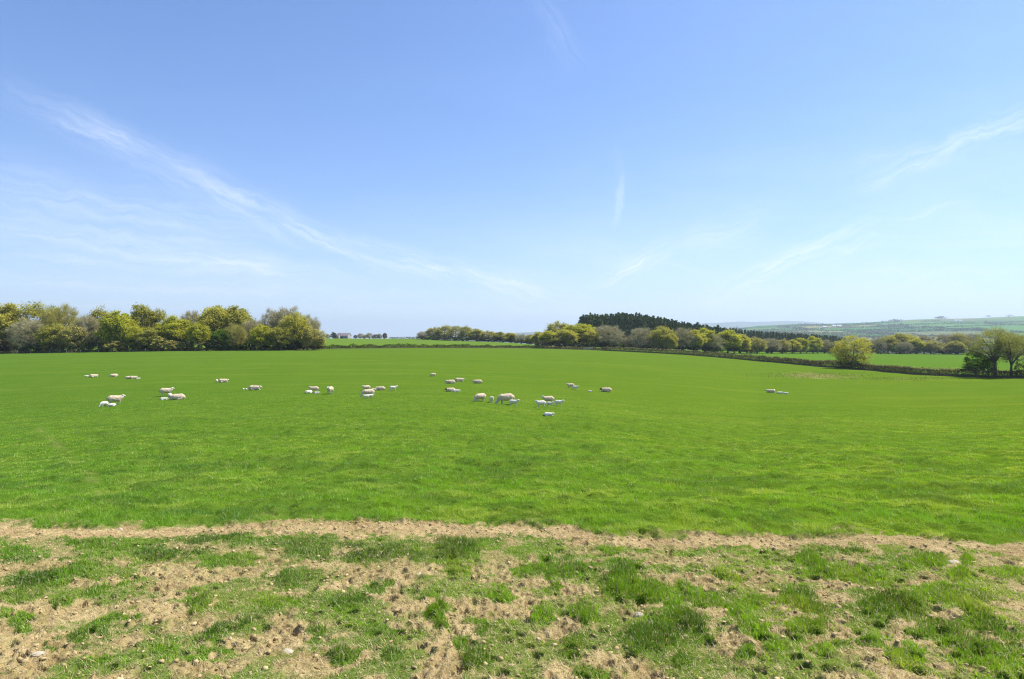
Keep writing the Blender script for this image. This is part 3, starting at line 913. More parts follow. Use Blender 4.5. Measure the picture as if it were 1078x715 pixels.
for i in range(34):
    px = 640 + i * 13.1 + rb.uniform(-3, 3)
    Y = float(np.interp(px, [640, 720, 760, 800, 860, 960, 1078], [352, 336, 352, 392, 458, 454, 452])) + 2
    place_tree(px, np.interp(px, [640, 720, 860, 1080], [361, 364, 366, 367.5]) + rb.uniform(-1.5, 1), rb.uniform(6, 8), Y, rb.choice(['bush', 'barebush']), rb.choice(['leaf_dark', 'leaf_bramble', 'leaf_dark', 'leaf_mid']),
               'dark bush %s along the foot of the trees beyond the right hedge' % nth(i, 34), 'bushes under the trees beyond the right hedge', name='bush', cat='bush')
for i in range(11):  # dark leaf colour of these bushes stands in for the oak's shade
    px = 570 + i * 7 + rb.uniform(-2, 2)
    place_tree(px, 359.5 + rb.uniform(-1, 1.5), 6, 343 + rb.uniform(-2, 4), 'bush', 'leaf_dark' if px > 600 else rb.choice(['leaf_dark', 'leaf_bramble']), 'shade-dark bush %s under the brilliant oak and its neighbours' % nth(i, 11),
               'shade-dark bushes under the brilliant oak', name='bush', cat='bush')

# trees standing in the near hedge, by the right
GH = 'trees standing in the near hedge'
def hedge_y(px): return float(np.interp(px, T_PX, T_D))
LIB['lone'] = [make_tree(151, 'sparse', low=.02, spread=.45, nclump=110, leaves=70, leafsize=.016, twig_n=50, forks=8)]
place_tree(897, 355.0, 18.5, hedge_y(897) + 1.0, 'lone', 'leaf_gold', 'lone rounded tree with a thin golden crown standing in the near hedge', GH)
LIB['oak'] = [make_tree(131, 'sparse', low=.30, spread=.45, nclump=110, leaves=48, leafsize=.015, twig_n=44, forks=7)]
LIB['oak2'] = [make_tree(137, 'sparse', low=.26, spread=.45, nclump=95, leaves=40, leafsize=.015, twig_n=44, forks=7)]
LIB['thorn'] = [make_tree(143, 'leafy', low=.05, spread=.45, nclump=70, leaves=30, leafsize=.03, twig_n=30, forks=6)]
place_tree(1048, 347.3, 24, hedge_y(1048) + 2.5, 'oak', 'leaf_dull', 'big open-crowned oak with dull green top at the right end of the hedge', GH)
place_tree(1064, 351.5, 17, hedge_y(1064) + 1.5, 'oak2', 'leaf_dull', 'dark-trunked oak just right of the big open-crowned oak', GH)
place_tree(1027, 368.5, 14, hedge_y(1027) + 2.2, 'thorn', 'leaf_mid', 'low flat-topped green thorn at the left foot of the big oak', GH)
place_tree(1041, 374.5, 9, hedge_y(1041) + 3.0, 'thorn', 'leaf_mid', 'small dark green thorn close against the big oak trunk', GH)
place_tree(1077, 381, 11, hedge_y(1077) + 1.5, 'barebush', 'leaf_bramble', 'tangled tan bush beneath the dark-trunked oak at the picture edge', GH, name='bush', cat='bush')
place_tree(890, 371, 10, hedge_y(890) + .7, 'barebush', 'leaf_bramble', 'tangled dark bush at the left foot of the lone hedge tree', GH, name='bush', cat='bush')
place_tree(906, 374, 9, hedge_y(906) + .7, 'barebush', 'leaf_olive', 'thin olive bush at the right foot of the lone hedge tree', GH, name='bush', cat='bush')

# conifers
def make_conifer(seed):
    rng = np.random.default_rng(seed)
    tv, tq = tube([(0, 0, -.02), (0, 0, .5), (0, 0, .985)], [.016, .01, .002], 6)
    trunk = np_mesh('trunk', tv, tq, [M['bark']], smooth=True)
    C = []; D = []; L = []
    z = .12
    while z < .985:
        w = .20 * (1 - z) ** .55
        nb = int(6 + 14 * (1 - z))
        for b in range(nb):
            a = rng.uniform(0, 6.28)
            C.append((0, 0, z + rng.uniform(-.012, .012))); l = w * rng.uniform(.7, 1.15)
            D.append((math.cos(a), math.sin(a), rng.uniform(-.35, .25) + (z > .9) * .5)); L.append(l)
        z += .022
    C = np.array(C); D = np.array(D); D /= np.linalg.norm(D, axis=1)[:, None]; L = np.array(L)
    # needle sprays along each bough
    k = 9
    t = np.tile(np.linspace(.18, 1, k), len(C))
    P = np.repeat(C, k, 0) + np.repeat(D, k, 0) * (np.repeat(L, k) * t)[:, None]
    P[:, 2] -= (t ** 2) * np.repeat(L, k) * .25
    P += rng.normal(size=P.shape) * .006
    v, q, r = leaf_quads(P, .018, rng, flat=.6)
    lead, lt, lr = twigs(np.array([[0, 0, .95]] * 6), np.array([[0, 0, 1.]] * 6) + rng.normal(size=(6, 3)) * .05, np.full(6, .05), .003, rng)
    V = np.concatenate([v, lead])
    crown = np_mesh('crown', V, [q, lt + len(v)], [M['needle']], attrs={'rnd': (np.concatenate([r, lr]), 'FLOAT')})
    return trunk, crown
CON = [make_conifer(200 + i) for i in range(4)]
rc = random.Random(5)
def conifer(px, top, Y, label, group):
    x = (px - CX) / F * Y; z0 = float(relief(np.array([x]), np.array([Y]))[0])
    H = ZC + (HY - top) / F * Y - z0
    tr, cr = CON[rc.randrange(4)]
    wd = H * rc.uniform(.8, 1.25)
    e = empty('conifer', (x, Y, z0), rc.uniform(0, 6.28), (wd, wd, H))
    tag(e, label, 'conifer', group)
    obj('trunk', tr, e); obj('crown', cr, e)
CT_X = [606, 612, 625, 640, 655, 668, 680, 690, 700, 715, 730, 745, 760, 780, 800, 830, 860, 889]
CT_Y = [334, 332.5, 331.5, 331, 329.8, 331.5, 331.8, 334, 335.5, 338.8, 341, 342.5, 344.5, 347.5, 349.5, 351.2, 352.8, 355.5]
for row in range(4):
    px = 611.0 + row * 1.3
    while px < 762:
        top = np.interp(px, CT_X, CT_Y) + row * .25 + rc.uniform(-1.0, 2.0) + (rc.random() < .12) * -1.6
        conifer(px + rc.uniform(-.7, .7), top, 455 + row * 9 + rc.uniform(-3, 3), 'tall dark spruce in the dense plantation right of centre', 'spruces of the near plantation')
        px += 3.5 + rc.uniform(-1.1, 1.1)
for row in range(3):
    px = 762.0 + row * 1.2
    while px < 889:
        top = np.interp(px, CT_X, CT_Y) + row * .2 + rc.uniform(-1.0, 1.3)
        conifer(px + rc.uniform(-.6, .6), top, 620 + row * 12 + rc.uniform(-4, 4), 'dark spruce in the lower, farther plantation behind the green trees', 'spruces of the farther plantation')
        px += 3.2 + rc.uniform(-.9, .9)

# ---------------------------------------------------------------- hedges
def hedge(pxs, off, hgt, wid, label, name='hedge', leafmat='hedge_leaf', topmat=None, bank=.5, dens=90, seed=1, jag=.25, grp=None, leaf=.13):
    """a hedge along the far side of the pasture (depth table T_D) between picture columns"""
    rng = np.random.default_rng(seed)
    ps = np.linspace(pxs[0], pxs[1], 400)
    Y = np.interp(ps, T_PX, T_D) + off
    X = (ps - CX) / F * Y
    seg = np.hypot(np.diff(X), np.diff(Y)); L = seg.sum(); s = np.concatenate([[0], np.cumsum(seg)])
    e = empty(name, (X[0], Y[0], float(relief(X[:1], Y[:1])[0])))
    tag(e, label, 'hedge', grp)
    base = np.array(e.location)
    # earth bank
    n = max(12, int(L / 1.5)); ss = np.linspace(0, L, n)
    bx = np.interp(ss, s, X); by = np.interp(ss, s, Y); bz = relief(bx, by)
    dx = np.gradient(bx); dy = np.gradient(by); l = np.hypot(dx, dy); nx, ny = -dy / l, dx / l
    prof = [(-.95, -.15), (-.7, .45), (-.35, .9), (0, 1.0), (.35, .9), (.7, .45), (.95, -.15)]
    rows = []
    for (o_, h_) in prof:
        hh = h_ * bank * (1 + .3 * (fbm(ss * .4, ss * 0 + o_, seed, 3) - .5))
        rows.append(np.stack([bx + nx * o_ * wid * .75, by + ny * o_ * wid * .75, bz + hh], 1))
    V = np.stack(rows, 1).reshape(-1, 3) - base
    k = len(prof); q = []
    for i in range(n - 1):
        for j in range(k - 1):
            q.append((i * k + j, i * k + j + 1, (i + 1) * k + j + 1, (i + 1) * k + j))
    o = obj('bank', np_mesh('bank', V, np.array(q), [M['bank']], smooth=True), e)
    # twigs and leaves
    N = int(L * dens)
    t = rng.random(N) * L
    cx_ = np.interp(t, s, X); cy_ = np.interp(t, s, Y)
    hv = hgt * (1 + jag * 2 * (fbm(t * .35, t * 0, seed + 5, 4) - .5)) * (1 + .25 * (rng.random(N) - .5))
    zz = rng.random(N) ** .8
    ww = wid * .5 * np.sqrt(np.clip(1 - (zz - .35) ** 2 * 1.6, .05, 1)) * (rng.uniform(-1, 1, N))
    tx = np.interp(t, ss, nx); ty = np.interp(t, ss, ny)
    C = np.stack([cx_ + tx * ww, cy_ + ty * ww, relief(cx_, cy_) + .1 + zz * hv], 1) - base
    v, q, r = leaf_quads(C, leaf, rng, flat=.1)
    D = rng.normal(size=(N // 2, 3)) * .5 + np.array([0, 0, 1.]); D /= np.linalg.norm(D, axis=1)[:, None]
    tv, tt, trr = twigs(C[:N // 2], D, rng.uniform(.2, .5, N // 2), .022, rng)
    me = np_mesh('foliage', np.concatenate([v, tv]), [q, tt + len(v)], [M[leafmat]], attrs={'rnd': (np.concatenate([r, trr]), 'FLOAT')})
    obj('foliage', me, e)
    if topmat:
        N = int(L * dens * .6); t = rng.random(N) * L
        cx_ = np.interp(t, s, X); cy_ = np.interp(t, s, Y)
        hv = hgt * (1 + jag * 2 * (fbm(t * .35, t * 0, seed + 5, 4) - .5))
        tx = np.interp(t, ss, nx); ty = np.interp(t, ss, ny); ww = wid * rng.uniform(.0, 1.1, N)
        C = np.stack([cx_ + tx * ww, cy_ + ty * ww, relief(cx_, cy_) + hv * (1.02 - .25 * (ww / wid)) + .05], 1) - base
        v, q, r = leaf_quads(C, leaf * .9, rng, flat=1.2)
        obj('dry_top', np_mesh('dry_top', v, q, [M[topmat]], attrs={'rnd': (r, 'FLOAT')}), e)
    return e
M['bank'] = flat_mat('earth bank', (.045,.038,.02), (.09,.075,.035), .6)
HG = 'hedges round the pasture'
hedge((634, 905), 0, 1.75, 1.7, 'long dark hedge with a pale dry top, from the copse down to the lone tree', topmat='hedge_top', seed=3, grp=HG, dens=150)
hedge((905, 1130), 0, 1.45, 1.7, 'dark hedge right of the lone tree, running on below the big oak', topmat='hedge_top', seed=4, grp=HG, dens=200, leaf=.11)
hedge((336, 575), 1.5, 1.35, 1.8, 'low dark green hedge across the middle of the view, below the rising field', leafmat='leaf_dark', seed=5, grp=HG, dens=110, bank=.4, jag=.5, leaf=.17)
hedge((572, 640), 1.0, 1.1, 1.6, 'short tangled hedge at the foot of the brilliant oak', leafmat='leaf_bramble', topmat='hedge_top', seed=6, grp=HG, dens=55, leaf=.15)
hedge((-60, 338), -1.0, .75, 1.4, 'low bramble bank along the foot of the left wood', leafmat='leaf_bramble', seed=7, grp=HG, dens=100, bank=.25, jag=.6, leaf=.15)

# a second, more distant hedge bottom of the right-hand field
def free_hedge(pts, hgt, wid, label, mat, seed, dens, leaf, grp=None, name='hedge', cat='hedge'):
    rng = np.random.default_rng(seed)
    pts = np.array(pts, float)
    seg = np.hypot(*np.diff(pts, axis=0).T); L = seg.sum(); s = np.concatenate([[0], np.cumsum(seg)])
    N = int(max(L * dens, 12)); t = rng.random(N) * L
    cx_ = np.interp(t, s, pts[:, 0]) + rng.normal(size=N) * wid * .4; cy_ = np.interp(t, s, pts[:, 1]) + rng.normal(size=N) * wid * .4
    hv = hgt * (.45 + 1.1 * fbm(t * .05 + seed, t * 0, seed, 3))
    C = np.stack([cx_, cy_, relief(cx_, cy_) + rng.random(N) * hv], 1)
    o0 = C.mean(0); o0[2] = C[:, 2].min()
    v, q, r = leaf_quads(C - o0, leaf, rng, flat=.1)
    o = obj(name, np_mesh(name, v, q, [M[mat]], attrs={'rnd': (r, 'FLOAT')}), None, o0)
    return tag(o, label, cat, grp)
def pt(px, Y): return ((px - CX) / F * Y, Y)
free_hedge([pt(700, 300), pt(800, 262), pt(860, 232), pt(925, 200), pt(1010, 172), pt(1075, 158)], .9, 1.6, 'thin straggling line of dry growth just behind the near dark hedge', 'hedge_top', 41, 22, .18, HG)
free_hedge([pt(410, 652), pt(430, 652), pt(446, 640)], 1.6, 1.6, 'tiny dark hedge on the middle skyline left of the clump', 'leaf_dark', 43, 30, .3, HG)

# hedgerows on the distant hillside: one object for each boundary between two fields
def far_hedges():
    segs = {}
    nr, nth = GX.shape
    for i in range(nr - 1):
        r0 = math.hypot(GX[i, 0], GY[i, 0])
        if r0 < 1900 or r0 > 5200: continue
        for j in range(0, NFR - 1):
            if GX[i, j] / max(GY[i, j], 1) < .30: continue
            if GX[i, j] / max(GY[i, j], 1) > .86: continue
            a = FID[i, j]
            for (ii, jj) in ((i + 1, j), (i, j + 1)):
                b = FID[ii, jj]
                if a != b:
                    segs.setdefault((min(a, b), max(a, b)), []).append(((GX[i, j] + GX[ii, jj]) / 2, (GY[i, j] + GY[ii, jj]) / 2))
    k = 0
    for key, P in sorted(segs.items()):
        if len(P) < 8: continue
        rng = np.random.default_rng(key[0] * 100 + key[1])
        if rng.random() < .12: continue
        P = np.array(P)
        tall = 3.0 + rng.random() ** 2 * 6
        n = int(12 * len(P))
        idx = rng.integers(0, len(P), n)
        C2 = P[idx] + rng.normal(size=(n, 2)) * 6
        hv = tall * (.4 + 1.4 * fbm(C2[:, 0] * .02, C2[:, 1] * .02, 7, 3) ** 1.5 * 1.6)
        C = np.stack([C2[:, 0], C2[:, 1], relief(C2[:, 0], C2[:, 1]) + rng.random(n) * hv], 1)
        o0 = C.mean(0)
        v, q, r = leaf_quads(C - o0, 3.2, rng, flat=0, aspect=1.1)
        v[:, 2] = v[:, 2]
        o = obj('hedgerow', np_mesh('hedgerow', v, q, [M['far_hedge']], attrs={'rnd': (r, 'FLOAT')}), None, o0)
        tag(o, 'thin dark hedgerow dividing two fields on the distant hillside', 'hedgerow', 'hedgerows on the distant hillside')
far_hedges()

def far_wood(blobs, label, seed, hgt=12, size=2.6, mat='far_wood'):
    rng = np.random.default_rng(seed); Cs = []
    for (px, Y, wpx, dY, n) in blobs:
        x = (px + rng.normal(size=n) * wpx * .5 - CX) / F * Y
        y = Y + rng.normal(size=n) * dY * .5
        x = x * y / Y
        hv = hgt * (.35 + 1.1 * fbm(x * .03, y * .03, seed, 3))
        Cs.append(np.stack([x, y, relief(x, y) + rng.random(n) ** .6 * hv], 1))
    C = np.concatenate(Cs); o0 = C.mean(0)
    v, q, r = leaf_quads(C - o0, size, rng, flat=.3)
    o = obj('far_woodland', np_mesh('far_woodland', v, q, [M[mat]], attrs={'rnd': (r, 'FLOAT')}), None, o0)
    tag(o, label, 'woodland', kind='stuff')
far_wood([(px, 1500 + (px % 7) * 40, 26, 160, 1500) for px in range(780, 1110, 18)], 'grey-green woodland filling the valley beyond the right-hand trees', 5, 17, 2.4)
far_wood([(1068, 2300, 12, 90, 900), (1082, 2250, 14, 90, 900), (1054, 2350, 7, 50, 350)], 'dull purple-grey wood on the lower hillside at the right edge', 6, 15, 2.6)
far_wood([(840, 3000, 30, 160, 700), (880, 2700, 34, 160, 800), (915, 3000, 20, 120, 500), (945, 3700, 18, 160, 500), (930, 2500, 24, 100, 600), (805, 3300, 20, 200, 500), (820, 2500, 30, 180, 700),
          (990, 4900, 6, 60, 260), (942, 4700, 8, 90, 260), (865, 4300, 30, 200, 500), (895, 3900, 12, 120, 300), (1064, 4900, 5, 60, 60), (1040, 4930, 3, 50, 40)], 'scattered dark woods and spinneys on the distant hillside', 7, 14, 3.4)

# ---------------------------------------------------------------- buildings
def box(bm, x0, x1, y0, y1, z0, z1):
    vs = [bm.verts.new(p) for p in [(x0,y0,z0),(x1,y0,z0),(x1,y1,z0),(x0,y1,z0),(x0,y0,z1),(x1,y0,z1),(x1,y1,z1),(x0,y1,z1)]]
    for f in ((0,3,2,1),(4,5,6,7),(0,1,5,4),(1,2,6,5),(2,3,7,6),(3,0,4,7)): bm.faces.new([vs[i] for i in f])

def bm_obj(name, bm, mat, parent=None, bev=0):
    if bev: bmesh.ops.bevel(bm, geom=bm.edges[:], offset=bev, segments=1, affect='EDGES')
    me = bpy.data.meshes.new(name); bm.to_mesh(me); bm.free(); me.materials.append(mat)
    return obj(name, me, parent)

def farm_building(px, base_y, Y, w, d, eave, ridge, wallm, roofm, label, rz=0.0, group='farm buildings', sink=0.0):
    x = (px - CX) / F * Y
    z = float(relief(np.array([x]), np.array([Y]))[0]) - .3 if base_y is None else ZC + (HY - base_y) / F * Y
    e = empty('farm_building', (x, Y, z), rz)
    tag(e, label, 'farm building', group)
    bm = bmesh.new()
    hw, hd = w / 2, d / 2
    v = [bm.verts.new(p) for p in [(-hw,-hd,0),(hw,-hd,0),(hw,hd,0),(-hw,hd,0),(-hw,-hd,eave),(hw,-hd,eave),(hw,hd,eave),(-hw,hd,eave),(-hw,0,ridge),(hw,0,ridge)]]
    for f in ((0,1,5,4),(2,3,7,6),(1,2,6,9,5),(3,0,4,8,7)): bm.faces.new([v[i] for i in f])
    bm_obj('wall', bm, wallm, e)
    bm = bmesh.new(); o = .35; t = .18
    for s in (-1, 1):
        a = [(-hw - o, s * (hd + o), eave - o * (ridge - eave) / hd + .05), (hw + o, s * (hd + o), eave - o * (ridge - eave) / hd + .05), (hw + o, 0, ridge + .05), (-hw - o, 0, ridge + .05)]
        lo = [bm.verts.new(p) for p in a]; hi = [bm.verts.new((p[0], p[1], p[2] + t)) for p in a]
        bm.faces.new(lo); bm.faces.new(hi)
        for i in range(4): bm.faces.new([lo[i], lo[(i + 1) % 4], hi[(i + 1) % 4], hi[i]])
    bmesh.ops.recalc_face_normals(bm, faces=bm.faces[:])
    bm_obj('roof', bm, roofm, e)
    bm = bmesh.new(); box(bm, -w * .12, w * .12, -hd - .06, -hd + .04, 0.05, eave * .75); bm_obj('door', bm, M['opening'], e)
    for s in (-1, 1):
        bm = bmesh.new(); box(bm, s * w * .32 - .6, s * w * .32 + .6, -hd - .05, -hd + .04, eave * .4, eave * .72); bm_obj('window', bm, M['opening'], e)
    return e
farm_building(362, 358.5, 720, 13.5, 8, 4.6, 7.4, M['wall'], M['roof'], 'pale farm building with a brown roof on the left skyline', math.radians(-14))
farm_building(354.6, 358.5, 716, 7, 6, 3.8, 6.4, M['wall'], M['roof'], 'small lean building end beside the dark skyline tree', math.radians(-10))
farm_building(881, None, 4100, 60, 20, 7, 11, M['white_wall'], M['roof_light'], 'largest white barn on the distant hill left of the lone tree')
farm_building(868, None, 4000, 22, 14, 6, 9, M['white_wall'], M['roof_light'], 'small white shed left of the largest white barn')
farm_building(1008, None, 4300, 48, 18, 6, 9, M['white_wall'], M['roof_light'], 'long white farm shed high on the right-hand hill')
farm_building(817, None, 3500, 18, 12, 6, 9, M['white_wall'], M['roof'], 'small pale farmhouse among woods on the distant hill')

place_tree(351, 350.3, 3.6, 700, 'bush', 'leaf_dark', 'dark evergreen tree beside the pale farm building', 'skyline trees by the farm')
for i, (px, top, hw, lb) in enumerate([(374, 353.2, 2.2, 'small thin tree nearest the right of the farm building'), (379.5, 351.8, 3.6, 'first round grey tree of the tiny skyline row'), (384, 352.8, 2.6, 'small gap-filling tree second in the tiny skyline row'),
        (389, 351.2, 3.8, 'tallest round grey tree of the tiny skyline row'), (395.5, 352.6, 4.4, 'low wide grey tree of the tiny skyline row'), (399.5, 351.9, 2.6, 'slim grey tree before the last of the tiny skyline row'), (405, 351.2, 2.7, 'last and darkest tree of the tiny skyline row'), (345, 352.5, 2.6, 'tiny brown tree left of the dark evergreen by the farm')]):
    place_tree(px, top, hw, 705 + i * 3, 'sparse' if i in (2, 6) else 'bare', 'leaf_bramble' if i in (0, 4, 6) else 'leaf_bare', lb, 'skyline trees by the farm')

# fence posts along the foot of the wood
rf = random.Random(9)
for i in range(19):
    px = 18 + i * 17 + rf.uniform(-3, 3)
    Y = hedge_y(px) - 2.6; x = (px - CX) / F * Y; z = gz(x, Y)
    bm = bmesh.new(); h = 1.15 + rf.uniform(-.1, .1)
    bmesh.ops.create_cone(bm, cap_ends=True, segments=8, radius1=.07, radius2=.06, depth=h)
    bmesh.ops.translate(bm, verts=bm.verts[:], vec=(0, 0, h / 2 - .05))
    o = bm_obj('fence_post', bm, M['post'], None, .008)
    o.location = (x, Y, z); o.rotation_euler = (rf.uniform(-.05, .05), rf.uniform(-.06, .06), 0)
    tag(o, 'pale wooden fence post, %s of the row along the left wood' % nth(i, 19), 'fence post', 'fence posts along the foot of the left wood')

def gate():
    px = 619; Y = hedge_y(px) - .6; x = (px - CX) / F * Y
    e = empty('field_gate', (x, Y, gz(x, Y)), math.radians(-12))
    tag(e, 'pale metal field gate in the hedge below the brilliant oak', 'gate')
    W = 3.6
    bm = bmesh.new()
    for x0 in (-W / 2, 0, W / 2): box(bm, x0 - .03, x0 + .03, -.025, .025, .1, 1.25)
    bm_obj('frame', bm, M['steel'], e)
    for k in range(6):
        bm = bmesh.new(); z = .18 + k * .2
        box(bm, -W / 2 + .03, W / 2 - .03, -.018, .018, z, z + .045); bm_obj('bar', bm, M['steel'], e)
    for s in (-1, 1):
        bm = bmesh.new(); box(bm, s * (W / 2 + .16) - .09, s * (W / 2 + .16) + .09, -.09, .09, -.1, 1.45); bm_obj('post', bm, M['post'], e)
gate()

# ---------------------------------------------------------------- sheep
def skin_mesh(verts, edges, radii, name, mats, classify, sub=1):
    """one continuous skin over a skeleton: spheres swept along every bone, fused and smoothed"""
    ico = bmesh.new(); bmesh.ops.create_icosphere(ico, subdivisions=2, radius=1)
    bv = np.array([v.co[:] for v in ico.verts]); bf = np.array([[v.index for v in f.verts] for f in ico.faces]); ico.free()
    P = []; rads = [r[0] if isinstance(r, tuple) else r for r in radii]
    for i, j in edges:
        p, q = np.array(verts[i], float), np.array(verts[j], float)
        n = max(2, int(np.linalg.norm(q - p) / (.3 * min(rads[i], rads[j]))) + 1)
        for t in np.linspace(0, 1, n): P.append((p * (1 - t) + q * t, rads[i] * (1 - t) + rads[j] * t))
    V = np.concatenate([c + bv * rr for c, rr in P])
    Fc = np.concatenate([bf + k * len(bv) for k in range(len(P))])
    o = bpy.data.objects.new('tmp', np_mesh('tmp', V, Fc)); COL.objects.link(o)
    rm = o.modifiers.new('r', 'REMESH'); rm.mode = 'VOXEL'; rm.voxel_size = .017; rm.use_smooth_shade = True
    sq = o.modifiers.new('m', 'SMOOTH'); sq.factor = .5; sq.iterations = 5
    dg = bpy.context.evaluated_depsgraph_get(); dg.update()
    me2 = bpy.data.meshes.new_from_object(o.evaluated_get(dg))
    me = o.data
    bpy.data.objects.remove(o); bpy.data.meshes.remove(me)
    me2.name = name
    me2.materials.clear()
    for m in mats: me2.materials.append(m)
    for p in me2.polygons:
        p.material_index = classify(p.center); p.use_smooth = True
    return me2

def sheep_mesh(pose, lamb, name, mats):
    """faces +X; ewe about 1.25 m long"""
    k = .92 if lamb else 1.0      # slimmer barrel on a lamb
    dz = -.30 if pose == 'lie' else (.02 if lamb else 0)
    V = [(-.12,0,.53+dz), (-.33,0,.55+dz), (-.46,0,.54+dz), (.12,0,.53+dz), (.31,0,.55+dz)]
    R = [.27*k, .26*k, .19*k, .262*k, .225*k]
    E = [(0,1),(1,2),(0,3),(3,4)]
    if pose == 'graze': neck = [(.50,0,.48),(.62,0,.27),(.73,0,.13),(.79,0,.05)]
    elif pose == 'away': neck = [(.48,0,.66),(.56,.03,.80),(.66,.06,.80),(.76,.08,.76)]
    elif pose == 'lie': neck = [(.44,0,.60+dz),(.52,0,.67+dz),(.61,0,.64+dz),(.69,0,.57+dz)]
    else: neck = [(.45,0,.63+dz),(.52,0,.74+dz),(.62,0,.75+dz),(.72,0,.69+dz)]
    NR = [.16*k, .105, .08, .052]
    i0 = len(V); V += neck; R += NR; E += [(4,i0),(i0,i0+1),(i0+1,i0+2),(i0+2,i0+3)]
    hd = np.array(neck[1]); 
    for s in (-1, 1):      # ears
        i = len(V); V.append((hd[0]-.01, s*.13, hd[2]+.045)); R.append((.034,.028)); E.append((i0+1,i))
    i = len(V); V.append((-.63,0,.44+dz)); R.append(.04); E.append((2,i))      # tail
    thin = .026 if not lamb else .030
    if pose != 'lie':
        for s in (-1, 1):
            i = len(V); V += [(-.36,s*.13,.36),(-.32,s*.13,.24),(-.385,s*.13,.17),(-.37,s*.13,.02)]; R += [.09*k,.055,thin*1.25,thin*1.25]
            E += [(1,i),(i,i+1),(i+1,i+2),(i+2,i+3)]
            i = len(V); V += [(.28,s*.12,.36),(.29,s*.12,.2),(.285,s*.12,.02)]; R += [.08*k,.045,thin*1.3]
            E += [(4,i),(i,i+1),(i+1,i+2)]
    else:
        for s in (-1, 1):
            i = len(V); V += [(-.30,s*.2,.09),(-.08,s*.27,.05)]; R += [.085,.04]; E += [(1,i),(i,i+1)]
            i = len(V); V += [(.42,s*.12,.08),(.55,s*.13,.035)]; R += [.06,.03]; E += [(4,i),(i,i+1)]
    hx = neck[1][0] - .03
    def cls(c):
        if pose == 'graze': head = c.x > .58 and c.z < .30
        else: head = c.x > hx and c.z > .5 + dz
        leg = (pose != 'lie' and c.z < .27 and c.x < .5) or (pose == 'lie' and c.x > .46 and c.z < .1)
        return 1 if (head or leg) else 0
    me = skin_mesh(V, E, R, name, mats, cls, 2)
    # woolly unevenness
    co = np.empty(len(me.vertices) * 3, np.float32); me.vertices.foreach_get('co', co); co = co.reshape(-1, 3)
    nn = fbm(co[:, 0] * 11 + co[:, 2] * 7, co[:, 1] * 11 + co[:, 2] * 9, 3, 2) - .5
    c0 = np.array([0, 0, .5 + dz]); d = co - c0; d[:, 0] *= .4
    body = (co[:, 2] > .28 + min(dz, 0) * .9) & (co[:, 0] < .5)
    co += (d / (np.linalg.norm(d, axis=1)[:, None] + 1e-6)) * (nn * .05 * sm(.25, .4, co[:, 2] - min(dz, 0) * .9) * sm(.56, .40, co[:, 0]))[:, None]
    if pose != 'lie': pass
    me.vertices.foreach_set('co', co.ravel()); me.update()
    return me

SH = {}
for pose in ('stand', 'graze', 'lie'):
    SH['ewe', pose] = sheep_mesh(pose, False, 'ewe', [M['fleece'], M['face']])
    SH['lamb', pose] = sheep_mesh(pose, True, 'lamb', [M['lamb'], M['lamb']])
SH['dark', 'lie'] = sheep_mesh('lie', False, 'ewe', [M['fleece'], M['darkface']])

def ray_ground(px, py):
    """where the line of sight through a picture point meets the pasture"""
    D = float(np.interp(px, T_PX, T_D))
    Ys = np.exp(np.linspace(math.log(4), math.log(D), 900))
    X = (px - CX) / F * Ys
    z = ground(X, Ys)
    yy = HY + F * (ZC - z) / Ys
    k = np.where(yy > py)[0]
    return X[k[-1]], Ys[k[-1]]

